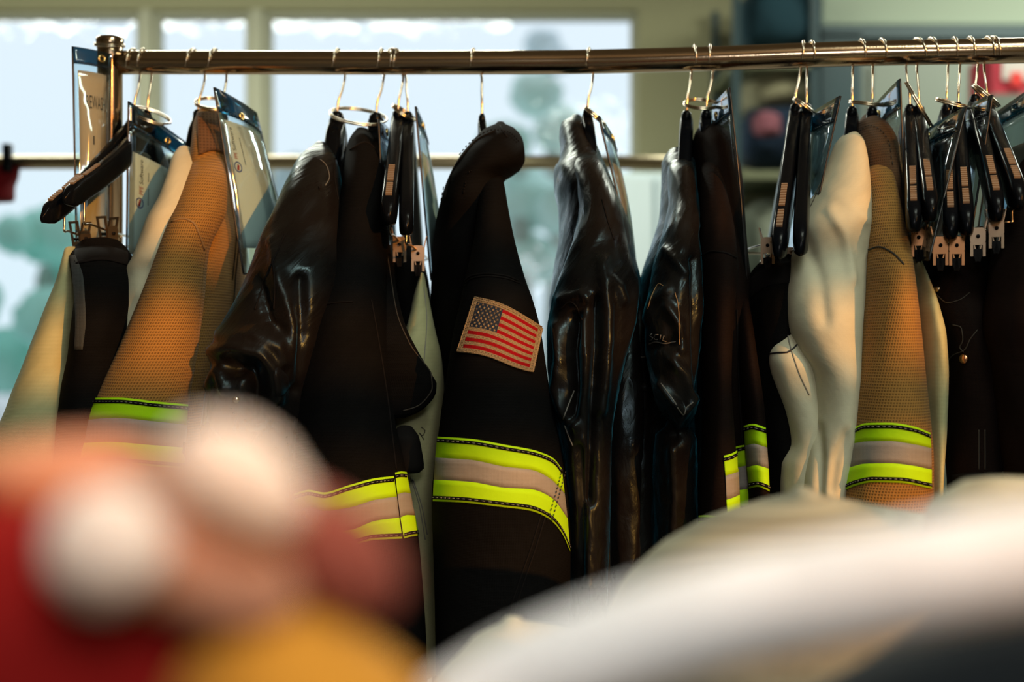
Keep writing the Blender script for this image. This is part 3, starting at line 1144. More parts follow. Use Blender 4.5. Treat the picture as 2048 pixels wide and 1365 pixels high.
MB().box((a.x + 0.02, 4.832, 0.1), (b.x - 0.02, 4.85, a.z - 0.05)).build('door', grey, ts, smooth=False)
# pale cabinet under the wall, right of the wide window
pc = thing('metal_cabinet', 'pale blue-white metal cabinet against the olive wall', 'cabinet', (W(1330, 0, 5.5).x, 5.5, 0))
a, b = W(1205, 345, 5.5), W(1415, 345, 5.5)
pcm = plain('pale_enamel', (0.60, 0.70, 0.74), 0.5)
MB().box((a.x, 5.5, 0.03), (b.x, 6.1, a.z)).build('body', pcm, pc, smooth=False)
for i in range(2):
    hw = (b.x - a.x) / 2
    d_ = MB().box((a.x + 0.01 + i * hw, 5.485, 0.1), (a.x + hw - 0.01 + i * hw, 5.5, a.z - 0.02)).build('door', pcm, pc, smooth=False)

# ------------------------------------------------------------------ racks
def rack(label, bar_pts, r, mat, posts, zfloor=0.0, cap=True, depth=0.5):
    p0 = bar_pts[0]
    root = thing('clothes_rack', label, 'clothes rack', (p0.x, p0.y, 0), 'rolling garment racks')
    MB().tube(bar_pts, r, 28).build('rail', mat, root)
    for (P, top) in posts:
        m = MB()
        m.tube([Vector((P.x, P.y, 0.12)), Vector((P.x, P.y, top - 0.02)), Vector((P.x, P.y, top))], 0.0172, 28)
        po = m.build('post', mat, root)
        if cap:
            m = MB()
            m.tube([Vector((P.x, P.y, top - 0.013)), Vector((P.x, P.y, top - 0.012)), Vector((P.x, P.y, top - 0.001)), Vector((P.x, P.y, top + 0.001))], [0.0178, 0.0186, 0.0186, 0.0165], 28)
            m.build('post_cap', mat, po)
        m = MB()
        m.tube([Vector((P.x, P.y - depth / 2, 0.12)), Vector((P.x, P.y + depth / 2, 0.12))], 0.017, 16)
        fo = m.build('foot', mat, root)
        for s in (-1, 1):
            c = Vector((P.x, P.y + s * depth * 0.47, 0.05))
            m = MB()
            m.tube([c - Vector((0.013, 0, 0)), c + Vector((0.013, 0, 0))], 0.05, 18)
            m.tube([c + Vector((0.0, 0, 0.05)), c + Vector((0, 0, 0.075))], 0.01, 10)
            m.build('caster', M['clip_dark'], root)
    return root


bar_pts = [W(px, bary(px), barY(px)) for px in (232, 400, 600, 800, 1000, 1150, 1300, 1450, 1600, 1750, 1900, 2048, 2250, 2500)]
bar_pts = catmull(bar_pts, 3)
pl = W(220, 125, 1.95)
pr = bar_pts[-1]
rack('near chrome rail on a round post, loaded with fire coats', bar_pts, BR, M['chrome'],
     [(pl, W(0, 76, 1.95).z), (Vector((pr.x + 0.012, pr.y, 0)), pr.z + 0.033)])
FYR = 3.15
fb = [W(px, 325, FYR) for px in (-700, 300, 900, 1420)]
rack('second chrome rail, blurred, running behind the hanging coats', fb, 0.0153, M['chrome_far'],
     [(W(-700, 325, FYR), W(0, 300, FYR).z), (W(1430, 325, FYR), W(0, 325, FYR).z + 0.012)])

# far rail: red trousers on a hanger
ht = thing('coat_hanger', 'dark hanger on the second rail above the red trousers', 'hanger', W(10, 325, FYR))
hm = MB()
cc = W(12, 325, FYR)
hm.tube(catmull([cc + Vector((0, -math.cos(math.radians(t)) * 0.018, math.sin(math.radians(t)) * 0.018)) for t in range(-30, 200, 20)] + [cc + Vector((0, 0, -0.03))], 3), 0.002, 8)
hm.build('hook', M['wire'], ht)
hm = MB()
hm.tube(catmull([W(-10, 345, FYR), W(-6, 332, FYR), cc + Vector((0, 0, -0.03)), W(32, 345, FYR)], 4), 0.006, 8)
hm.obox(W(15, 316, FYR - 0.03), Vector((0.008, 0, 0)), Vector((0, 0.012, 0)), Vector((0, 0, 0.03)))
hm.build('body', M['plastic'], ht)
L = Loft([(338, -70, 40, FYR, 0.03), (355, -70, 36, FYR, 0.05), (375, -75, 28, FYR, 0.06), (400, -80, 28, FYR, 0.06), (402, -80, 26, FYR, 0.055)], 3, 0.006, follow=False, n=48)
o = L.build('trousers', M['darkred'])
tag(o, 'dark red cloth hanging short from the second rail, blurred', 'trousers')

# ------------------------------------------------------------------ hangers on the near rail
HG = [
    ('black hanger whose arm reaches furthest past the rack post, trousers clipped below', 258, 276, 280, (268, 226), (84, 440), dict(clip=(160, 478, -0.13), t=0.007, h0=0.017, h1=0.0145, ex_=0.85, sag=-0.004, clipdir=(0.55, 0.83, 0))),
    ('black hanger with its arm crossing the clear pouch on the post, trousers clipped below', 280, 295, 303, (295, 226), (128, 402), dict(clip=(215, 468, -0.12), t=0.007, h0=0.017, h1=0.014, ex_=0.8, sag=-0.004, clipdir=(0.55, 0.83, 0))),
    ('black hanger inside the cream coat beside the tan coat with rib weave', 376, 398, 410, (396, 228), (374, 366), dict(Yf=-0.06, pads=False, h1=0.012)),
    ('black hanger inside the tan coat nearest the rack post', 421, 440, 453, (444, 228), (426, 366), dict(Yf=-0.06, pads=False, h1=0.012)),
    ('black hanger with a wide wire ring, carrying the glossy black coat with a crumpled sleeve', 668, 684, 690, (674, 232), (655, 370), dict(t=0.012, Yf=-0.06, pads=False, h1=0.012)),
    ('black hanger carrying the black coat with a pointed storm flap', 757, 770, 768, (752, 234), (744, 372), dict(t=0.012, Yf=-0.06, pads=False, h1=0.012)),
    ('black trouser hanger with grey grip pads beside the black coat with the storm flap', 782, 793, 806, (796, 228), (776, 440), dict(clip=(800, 490, -0.10), t=0.010)),
    ('black trouser hanger with its clip over the pale green trousers', 789, 798, 811, (816, 232), (812, 462), dict(clip=(836, 508, -0.12), t=0.009, pads=False)),
    ('black hanger inside the coat with the flag patch', 941, 953, 963, (964, 236), (974, 374), dict(t=0.006, Yf=-0.06, pads=False, h1=0.012)),
    ('black hanger inside the glossy coat next to the flag coat', 1170, 1186, 1186, (1175, 224), (1187, 362), dict(t=0.008, Yf=-0.06, pads=False, h1=0.012)),
    ('black hanger inside the glossy coat with faint writing on its sleeve', 1389, 1387, 1383, (1373, 230), (1367, 368), dict(Yf=-0.06, pads=False, h1=0.012)),
    ('black hanger inside the brown-black coat with four lime bands', 1414, 1425, 1426, (1412, 228), (1418, 366), dict(Yf=-0.06, pads=False, h1=0.012)),
    ('black trouser hanger leaning outward, first over the black trousers beside the pale coat', 1599, 1612, 1602, (1590, 216), (1556, 512), dict(clip=(1537, 492, -0.13), t=0.009)),
    ('black trouser hanger next to the pouch beside the pale cream coat', 1624, 1620, 1614, (1613, 216), (1600, 505), dict(clip=(1578, 512, -0.10), t=0.009, pads=False)),
    ('black hanger inside the pale cream coat with a crumpled cuff', 1725, 1718, 1706, (1704, 222), (1698, 360), dict(Yf=-0.06, pads=False, h1=0.012)),
    ('black hanger inside the tan coat with the lime and silver band', 1767, 1757, 1746, (1744, 222), (1755, 360), dict(Yf=-0.06, pads=False, h1=0.012)),
    ('black trouser hanger directly beside the banded tan coat, with dull grip pads', 1846, 1822, 1812, (1820, 218), (1828, 455), dict(clip=(1837, 476, -0.16), clipmat='clip_sunlit')),
    ('black trouser hanger under the large tilted ring', 1870, 1852, 1834, (1838, 218), (1862, 432), dict(clip=(1852, 470, -0.13), clipmat='clip_sunlit')),
    ('black trouser hanger with copper-lit clip, seen between two hanging pouches', 1907, 1906, 1896, (1893, 216), (1902, 470), dict(clip=(1881, 492, -0.20), clipmat='clip_sunlit')),
    ('black trouser hanger with copper-lit clip next to the slanted pouch edge', 1942, 1934, 1920, (1916, 214), (1934, 462), dict(clip=(1913, 492, -0.20), clipmat='clip_sunlit')),
    ('black trouser hanger with bright grip pads and pale steel clip', 1981, 1968, 1956, (1950, 198), (1996, 434), dict(clip=(1954, 474, -0.20))),
    ('black trouser hanger furthest along the rail, with glowing orange-lit grip pads', 1992, 1979, 1968, (1974, 202), (2040, 408), dict(clip=(1990, 458, -0.20))),
]
for lab, tip, back, ex, nk, en, kw in HG:
    hanger(lab, tip, back, ex, nk, en, **kw)
kn = MB()
c = W(788, bary(788) - 20, barY(788))
kn.tube([c + Vector((0.006 * math.cos(t) * (1 + 0.3 * math.sin(5 * t)), -0.004 + 0.005 * math.sin(t * 1.7), 0.005 * math.sin(t))) for t in [i * 0.35 for i in range(40)]], 0.0013, 6)
tag(kn.build('wire_knot', M['wire']), 'small twisted wire knot on top of the rail', 'wire')

RG = [
    ('wire ring looped around the rack post holding the buff pouch', 219, 90, 29, 6, 4, 0.0),
    ('wire ring tying the pouch to the pair of hangers next to the post', 302, 232, 40, 13, 24, -0.03),
    ('round wire ring above the tan coat nearest the post', 424, 207, 33, 15, 8, 0.0),
    ('widest wire ring, joining two hangers over the dark coats', 717, 233, 57, 22, 10, -0.01),
    ('wire ring seen edge-on above the pale green trousers', 808, 226, 27, 6, 36, 0.0),
    ('small wire ring on the glossy coat beside the flag coat', 1190, 232, 27, 5, 42, -0.03),
    ('round wire ring above the glossy coat with faint writing', 1402, 208, 34, 14, 2, 0.0),
    ('wire ring seen edge-on on the pair of leaning trouser hangers', 1607, 212, 25, 4, 38, 0.0),
    ('flat-lying wire ring between the pale cream coat and the banded tan coat', 1735, 207, 36, 7, 6, 0.0),
    ('large tilted wire ring hanging from two trouser hangers', 1838, 210, 52, 16, 60, -0.04),
    ('wire ring on the hangers with copper-lit clips', 1905, 207, 34, 9, 14, -0.02),
    ('wire ring on the last pair of trouser hangers near the frame edge', 1972, 192, 34, 8, 40, -0.02),
]
for lab, px, py, a, b, ang, dY in RG:
    ring(lab, px, py, a, b, ang, dY)

# ------------------------------------------------------------------ document pouches
bars = [(0.30 + i * 0.055, 0.62, 0.30 + i * 0.055 + (0.035 if i % 3 else 0.02), 0.70) for i in range(8)]
pouch('clear vinyl pouch with a buff card printed REWASH, hung on the rack post', (145, 93, -0.07), (222, 108, -0.035), (216, 492, -0.05), (153, 486, -0.09), 0.012, 0.085,
      (0.11, 0.12, 0.86, 0.99), 'paper_tan',
      [('text', 'ink', 'REWASH', (0.27, 0.315), (0.54, 0.0), (0.0, -0.07)), ('quad', 'ink', bars), ('quad', 'ink', [(0.42, 0.455, 0.455, 0.50)])], (0.72, 0.04))
soft = lambda u, v0, k, h: ('text', 'ink', 'Software', (u, v0), (0, -k), (-h, 0))
pouch('clear vinyl pouch with a printed card half in sun beside the cream coat', (257, 203, -0.07), (374, 287, 0.03), (374, 530, 0.03), (253, 512, -0.07), 0.006, 0.155,
      (0.03, 0.31, 0.98, 0.985), 'paper',
      [('text', 'ink_red', 'PPE', (0.215, 0.575), (0, -0.055), (-0.055, 0)), soft(0.215, 0.505, 0.165, 0.055),
       ('ring', 'ink_blue', (0.17, 0.635), 0.055, 0.036), ('poly', 'ink_red', [(0.145, 0.655), (0.165, 0.61), (0.19, 0.615), (0.175, 0.66)]),
       ('quad', 'ink', [(0.285, 0.52 + 0.013 * k, 0.297, 0.529 + 0.013 * k) for k in range(9)]), ('quad', 'ink', [(0.285, 0.41 + 0.013 * k, 0.297, 0.419 + 0.013 * k) for k in range(5)])], (0.62, 0.10))
pouch('clear vinyl pouch with a large white printed card beside the tan coat', (428, 175, -0.09), (512, 226, 0.0), (594, 552, 0.0), (487, 548, -0.09), 0.016, 0.13,
      (0.06, 0.165, 1.0, 0.86), 'paper',
      [('text', 'ink_red', 'PPE', (0.165, 0.375), (0, -0.035), (-0.045, 0)), ('text', 'ink', 'Software', (0.165, 0.33), (0, -0.13), (-0.045, 0)),
       ('ring', 'ink_blue', (0.145, 0.42), 0.05, 0.03), ('poly', 'ink_red', [(0.125, 0.435), (0.14, 0.405), (0.165, 0.41), (0.15, 0.44)]),
       ('quad', 'ink', [(0.25, 0.25 + 0.013 * k, 0.26, 0.259 + 0.013 * k) for k in range(12)])], (0.42, 0.11))
pouch('clear vinyl pouch pinched edge-on next to the black coat with the storm flap', (757, 238, -0.10), (780, 262, 0.08), (792, 500, 0.08), (768, 490, -0.10), 0.004)
pouch('clear vinyl pouch with a white card behind the pale green trousers', (831, 213, -0.04), (850, 262, 0.03), (900, 560, 0.03), (862, 560, -0.04), 0.006, 0.10,
      (0.08, 0.25, 1.0, 0.98), 'paper', [], (0.4, 0.06))
pouch('clear vinyl pouch with a buff card on the glossy coat beside the flag coat', (1197, 232, -0.05), (1228, 280, 0.02), (1272, 540, 0.02), (1268, 530, -0.05), 0.008, 0.10,
      (0.1, 0.3, 1.0, 0.9), 'paper_tan', [], (0.6, 0.06))
pouch('empty clear vinyl pouch with a bowed black edge on the brown-black coat', (1424, 214, 0.05), (1459, 176, -0.13), (1494, 566, -0.13), (1440, 560, 0.05), 0.004, 0.13, None, grommet=(0.3, 0.08), bow=0.012)
pouch('empty clear vinyl pouch catching bright light beside the pale cream coat', (1616, 232, 0.06), (1681, 192, -0.14), (1606, 540, -0.14), (1560, 530, 0.06), 0.006, 0.15, None, grommet=(0.12, 0.10))
pouch('empty clear vinyl pouch rising behind the collar of the banded tan coat', (1752, 208, 0.05), (1800, 158, -0.10), (1812, 480, -0.10), (1780, 470, 0.05), 0.005, 0.18, None, grommet=(0.15, 0.10))
pouch('smoky clear vinyl pouch under the large tilted ring', (1851, 262, 0.05), (1932, 214, -0.16), (1858, 520, -0.23), (1796, 520, 0.06), 0.010, 0.16, None, grommet=(0.22, 0.08))
pouch('clear vinyl pouch with a cyan sheen between the copper-lit clips and the last hangers', (1928, 214, 0.05), (1985, 190, -0.12), (1938, 500, -0.12), (1900, 500, 0.06), 0.006, 0.13, None, grommet=(0.1, 0.1))
pouch('clear vinyl pouch with a buff card furthest along the rail', (1990, 228, 0.02), (2085, 162, -0.08), (2018, 500, -0.08), (1950, 500, 0.03), 0.006, 0.14,
      (0.3, 0.35, 1.0, 0.98), 'paper_tan', [], (0.1, 0.1))

# ------------------------------------------------------------------ garments
def garment(name, label, cat, px, py, group):
    return thing(name, label, cat, W(px, py, barY(px)), group)


COATS = 'fire coats hanging on the near rail'
TROUS = 'bunker trousers clipped to hangers on the near rail'

# trousers at the post
t = garment('bunker_trousers', 'black trousers with pale green lining, hanging outermost at the rack post', 'trousers', 200, 490, TROUS)
Loft([(500, 136, 160, 1.80, .03), (560, 120, 168, 1.79, .04), (620, 97, 175, 1.78, .05), (720, 57, 180, 1.77, .06), (800, 27, 190, 1.77, .07), (880, -6, 200, 1.77, .08), (1100, -90, 210, 1.77, .09), (1300, -160, 210, 1.77, .09)], 11, .007, 14, 7).build('lining', M['pale'], t)
L = Loft([(492, 150, 250, 1.80, .010), (512, 140, 262, 1.78, .03), (600, 155, 268, 1.75, .06), (700, 150, 262, 1.74, .07), (780, 132, 255, 1.74, .07), (880, 118, 250, 1.74, .08), (1150, 90, 240, 1.74, .08), (1300, 80, 240, 1.74, .08)], 12, .007, 16, 6)
leg = L.build('trouser_leg', M['black'], t)
ribbon('waist_facing', L, [(140, 512), (147, 560), (152, 640), (150, 700)], [(152, 512), (168, 560), (172, 640), (166, 700)], M['grey_cloth'], t, 20, 4)
ribbon('waistband', L, [(150, 500), (205, 492), (255, 505)], [(150, 530), (205, 522), (255, 532)], M['seam_black'], t, 20, 4)

# cream coat behind the tan one
t = garment('turnout_coat', 'cream coat half hidden behind the tan coat nearest the rack post', 'coat', 398, 300, COATS)
L = Loft([(300, 356, 384, 1.90, .02), (318, 346, 393, 1.88, .035), (352, 337, 398, 1.85, .045), (395, 322, 398, 1.82, .05), (440, 296, 396, 1.80, .055), (478, 282, 395, 1.79, .055), (520, 264, 390, 1.78, .055), (545, 249, 385, 1.78, .05), (600, 247, 370, 1.77, .05), (640, 229, 360, 1.77, .05), (700, 221, 350, 1.77, .055), (760, 207, 340, 1.77, .055), (850, 180, 330, 1.77, .055), (1000, 130, 320, 1.77, .055), (1200, 90, 310, 1.77, .05)], 21, .006, 20, 9)
s = L.build('sleeve', M['cream'], t)

# tan coat nearest the post
t = garment('turnout_coat', 'tan rib-weave coat with one pale yellow sleeve band, nearest the rack post', 'coat', 444, 230, COATS)
LB = Loft([(228, 396, 440, 1.96, .03), (255, 390, 450, 1.95, .05), (320, 392, 460, 1.94, .09), (400, 392, 470, 1.96, .12), (480, 375, 482, 1.95, .15), (560, 365, 480, 1.94, .16), (700, 345, 466, 1.94, .17), (860, 330, 448, 1.94, .17), (1100, 320, 440, 1.94, .17), (1300, 320, 440, 1.94, .17)], 31, .006, 12, 5)
bo = LB.build('body', M['tan'], t)
ribbon('collar', LB, [(396, 228), (420, 226), (444, 232)], [(398, 312), (424, 302), (455, 312)], M['tan_shaded'], t, 24, 10, .003, .004)
seam('seam', LB, [[(468, 400), (478, 470), (470, 560), (462, 690)], [(462, 400), (472, 470), (464, 560)]], M['seam_black'], bo, .001)
LS = Loft([(302, 398, 434, 1.90, .02), (330, 385, 447, 1.87, .035), (370, 371, 452, 1.83, .045), (420, 354, 450, 1.79, .05), (450, 341, 436, 1.77, .055), (500, 322, 414, 1.75, .055), (600, 282, 404, 1.73, .06), (700, 237, 392, 1.72, .06), (800, 192, 376, 1.71, .06), (870, 160, 370, 1.71, .06), (1000, 115, 360, 1.71, .06), (1200, 70, 350, 1.71, .06)], 32, .004, 14, 5)
s = LS.build('sleeve', M['tan'], t)
seam('seam', LS, [[(344, 444), (365, 438), (386, 446), (398, 470), (408, 500)]], M['thread_tan'], s, .0013)
trim(LS, [[(187, 797), (240, 796), (310, 803), (374, 809)], [(170, 842), (230, 836), (310, 843), (372, 850)], [(152, 888), (220, 884), (300, 890), (370, 896)], [(134, 930), (210, 926), (300, 932), (366, 938)]], s, n=30)

# glossy coat with the crumpled sleeve
t = garment('turnout_coat', 'glossy black coat with a crumpled bent sleeve, next to the large white card', 'coat', 675, 290, COATS)
L2 = Loft([(300, 645, 690, 1.97, .03), (340, 630, 700, 1.96, .06), (420, 600, 710, 1.95, .1), (520, 580, 710, 1.94, .13), (700, 560, 710, 1.94, .14), (1000, 540, 700, 1.94, .14), (1300, 540, 700, 1.94, .14)], 41, .006, 12, 5)
L2.build('body', M['coated_dull'], t)
L = Loft([(291, 628, 655, 1.91, .02), (310, 604, 668, 1.89, .035), (350, 581, 680, 1.86, .05), (400, 560, 686, 1.82, .06), (470, 530, 692, 1.78, .065), (540, 500, 690, 1.75, .07), (610, 470, 676, 1.73, .07), (665, 444, 655, 1.72, .075), (700, 431, 640, 1.71, .075), (740, 426, 628, 1.71, .075), (800, 411, 612, 1.71, .07), (900, 405, 606, 1.71, .07), (1100, 400, 600, 1.71, .07), (1300, 400, 600, 1.71, .07)], 42, .008, 11, 6, True, .0016, n=110, step=.004,
         creases=[([(432, 706), (470, 694), (520, 706), (545, 740), (552, 800)], 15, .016), ([(470, 735), (505, 738), (516, 770), (512, 830)], 18, -.024),
                  ([(450, 672), (510, 668), (556, 690), (566, 720)], 14, .012), ([(545, 480), (560, 560), (585, 650), (590, 760)], 12, .010),
                  ([(520, 560), (540, 640), (560, 660)], 10, -.010), ([(418, 770), (440, 740), (452, 780)], 9, .010), ([(600, 560), (605, 680), (590, 780)], 12, -.012)])
s = L.build('sleeve', M['coated'], t)
seam('seam', L, [[(672, 300), (668, 345), (676, 400)], [(570, 470), (530, 560), (510, 620)], [(545, 520), (550, 570), (548, 620)]], M['seam_black'], s, .0011)
ribbon('sunlit_patch', L, [(546, 742), (555, 735), (575, 752)], [(553, 795), (565, 790), (578, 772)], M['coated_dull'], s, 10, 3)  # sunlit stretch of the sleeve laid on as a separate patch
MB().tube([L.hit(473, 800, -.002)[0], L.hit(473, 800, .006)[0]], .004, 14).build('snap_button', M['wire'], s)
MB().tube(seam_pts(L, [(640, 320), (652, 332), (658, 355), (650, 372)], .001), .0007, 6).build('frayed_thread', M['worn_edge'], s)

# black coat with storm flap
t = garment('turnout_coat', 'matt black coat with a pointed storm flap and lime hem band', 'coat', 752, 262, COATS)
LT = Loft([(300, 705, 772, 1.98, .04), (400, 700, 778, 1.97, .09), (480, 695, 786, 1.96, .12), (600, 690, 797, 1.95, .13), (800, 690, 800, 1.95, .13), (1100, 690, 838, 1.95, .13), (1300, 690, 850, 1.95, .13)], 51, .004, 10, 4)
LT.build('body', M['black'], t)
LF = Loft([(470, 752, 776, 1.825, .012), (540, 745, 787, 1.795, .014), (600, 740, 797, 1.775, .015), (650, 740, 810, 1.765, .015), (700, 740, 834, 1.755, .015), (748, 742, 862, 1.755, .015), (768, 744, 873, 1.755, .013), (785, 745, 872, 1.755, .013), (808, 748, 858, 1.755, .012), (828, 755, 832, 1.755, .010), (836, 765, 810, 1.755, .008)], 52, .002, 10, 4)
fl = LF.build('storm_flap', M['black'], t)
seam('seam', LF, [[(771, 490), (782, 560), (793, 625), (820, 690), (862, 750), (864, 776), (836, 812), (806, 822)]], M['thread_dark'], fl, .0008)
LH = Loft([(862, 790, 830, 1.755, .012), (874, 786, 838, 1.745, .015), (905, 790, 844, 1.745, .015), (936, 794, 848, 1.745, .014), (946, 800, 838, 1.745, .01)], 53, .003, 30, 20)
LH.build('hook_tab', M['seam_black'], t)
L = Loft([(263, 710, 738, 1.93, .02), (282, 698, 756, 1.91, .04), (330, 689, 768, 1.87, .05), (400, 681, 775, 1.83, .06), (480, 666, 776, 1.79, .065), (560, 642, 772, 1.77, .065), (640, 622, 772, 1.75, .07), (720, 602, 776, 1.74, .07), (820, 588, 788, 1.73, .07), (950, 572, 815, 1.72, .07), (1085, 560, 838, 1.72, .07), (1250, 556, 850, 1.72, .07), (1400, 556, 856, 1.72, .07)], 54, .004, 9, 4)
s = L.build('sleeve', M['black'], t)
seam('seam', L, [[(640, 612), (670, 606), (705, 604)], [(742, 600), (758, 690), (775, 800), (792, 940)], [(700, 300), (730, 285), (758, 310), (770, 350)]], M['seam_black'], s, .0011)
trim(L, [[(590, 988), (620, 980), (650, 985), (700, 970), (750, 957), (786, 953)], [(590, 1020), (620, 1015), (650, 1022), (700, 1015), (750, 1000), (792, 994)],
         [(590, 1064), (620, 1062), (650, 1064), (700, 1060), (750, 1042), (797, 1036)], [(590, 1100), (620, 1098), (650, 1098), (700, 1092), (750, 1080), (803, 1078)]], s)
trim(L, [[(788, 946), (800, 944), (811, 945)], [(793, 990), (806, 986), (819, 988)], [(799, 1036), (812, 1031), (828, 1032)], [(806, 1078), (820, 1074), (836, 1072)]], s, n=12)

# pale green trousers between the black coats
t = garment('bunker_trousers', 'pale yellow-green trousers wedged between the two matt black coats', 'trousers', 840, 545, TROUS)
L = Loft([(548, 840, 848, 1.85, .015), (600, 826, 858, 1.84, .03), (660, 812, 871, 1.83, .04), (720, 796, 884, 1.82, .04), (780, 786, 888, 1.82, .04), (860, 780, 886, 1.82, .04), (950, 780, 880, 1.82, .04), (1050, 780, 876, 1.82, .04), (1180, 780, 874, 1.82, .04), (1350, 780, 874, 1.82, .04)], 61, .006, 22, 8)
l = L.build('trouser_leg', M['pale'], t)
seam('seam', L, [[(847, 575), (853, 640), (848, 720), (842, 790)], [(822, 955), (838, 1010), (850, 1080)], [(826, 958), (843, 1012), (854, 1070)]], M['thread_grey'], l, .0007)
seam('pen_mark', L, [[(842, 855), (850, 862), (845, 872), (838, 866), (848, 880)]], M['thread_dark'], l, .0005)

t = garment('bunker_trousers', 'black trousers hidden deep between the storm flap coat and the pale green trousers', 'trousers', 805, 505, TROUS)
L = Loft([(498, 792, 832, 1.97, .02), (530, 788, 850, 1.96, .04), (600, 784, 862, 1.96, .05), (800, 780, 866, 1.96, .05), (1300, 780, 866, 1.96, .05)], 62, .004, 20, 6)
L.build('trouser_leg', M['black'], t)

# flag coat
t = garment('turnout_coat', 'matt black coat with the flag patch and wide lime and silver sleeve band', 'coat', 964, 270, COATS)
LB = Loft([(250, 990, 1012, 1.92, .02), (262, 966, 1034, 1.915, .045), (285, 944, 1047, 1.90, .065), (318, 918, 1050, 1.89, .08), (340, 906, 1040, 1.89, .085), (365, 894, 1006, 1.89, .085), (400, 883, 1004, 1.89, .09), (450, 871, 1010, 1.90, .09), (520, 864, 1020, 1.91, .1), (600, 862, 1058, 1.92, .11), (700, 862, 1085, 1.93, .12), (900, 865, 1110, 1.94, .12), (1150, 865, 1130, 1.94, .12), (1400, 865, 1120, 1.94, .12)], 71, .005, 12, 5,
          folds=[(1030, 320, .02, .012)])
b = LB.build('body', M['black'], t)
seam('seam', LB, [[(890, 400), (902, 350), (926, 312), (955, 280), (990, 262)], [(1000, 252), (1006, 262), (1014, 275)]], M['seam_black'], b, .0011)
dashes('stitching', LB, [[(884, 402), (896, 350), (920, 312), (950, 280), (986, 262), (1016, 266), (1036, 284)]], M['seam_black'], b, .0007, 4)
LS = Loft([(352, 968, 1004, 1.86, .02), (375, 961, 1010, 1.84, .035), (410, 955, 1016, 1.81, .045), (470, 949, 1028, 1.77, .05), (560, 930, 1052, 1.74, .06), (600, 922, 1066, 1.73, .065), (660, 908, 1081, 1.72, .07), (740, 895, 1092, 1.71, .075), (800, 886, 1101, 1.71, .078), (880, 876, 1118, 1.71, .08), (950, 868, 1130, 1.71, .08), (1000, 865, 1137, 1.71, .08), (1080, 868, 1141, 1.71, .08), (1180, 870, 1140, 1.71, .08), (1300, 872, 1132, 1.71, .08), (1420, 874, 1124, 1.71, .08)], 72, .0035, 9, 4)
s = LS.build('sleeve', M['black'], t)
seam('seam', LS, [[(930, 562), (945, 552), (975, 548), (1010, 552), (1036, 562)], [(931, 567), (946, 557), (975, 553), (1010, 557), (1038, 567)],
                  [(1082, 1030), (1064, 1090), (1040, 1160), (1018, 1230), (1008, 1300)], [(1090, 1034), (1072, 1094), (1048, 1164), (1026, 1232)]], M['seam_black'], s, .0011)
trim(LS, [[(877, 874), (940, 878), (1010, 890), (1070, 902), (1105, 918), (1121, 938)], [(873, 916), (940, 920), (1010, 934), (1060, 940), (1098, 958), (1127, 988)],
          [(870, 960), (940, 964), (1010, 976), (1060, 979), (1102, 997), (1133, 1038)], [(868, 1003), (920, 1005), (1000, 1014), (1060, 1022), (1098, 1040), (1122, 1068), (1138, 1104)]], s, n=70)
dashes('stitching', LS, [[(1119, 940), (1108, 985), (1092, 1040)], [(1126, 944), (1114, 990), (1099, 1046)]], M['thread_dark'], s, .0006, 4, .0034)


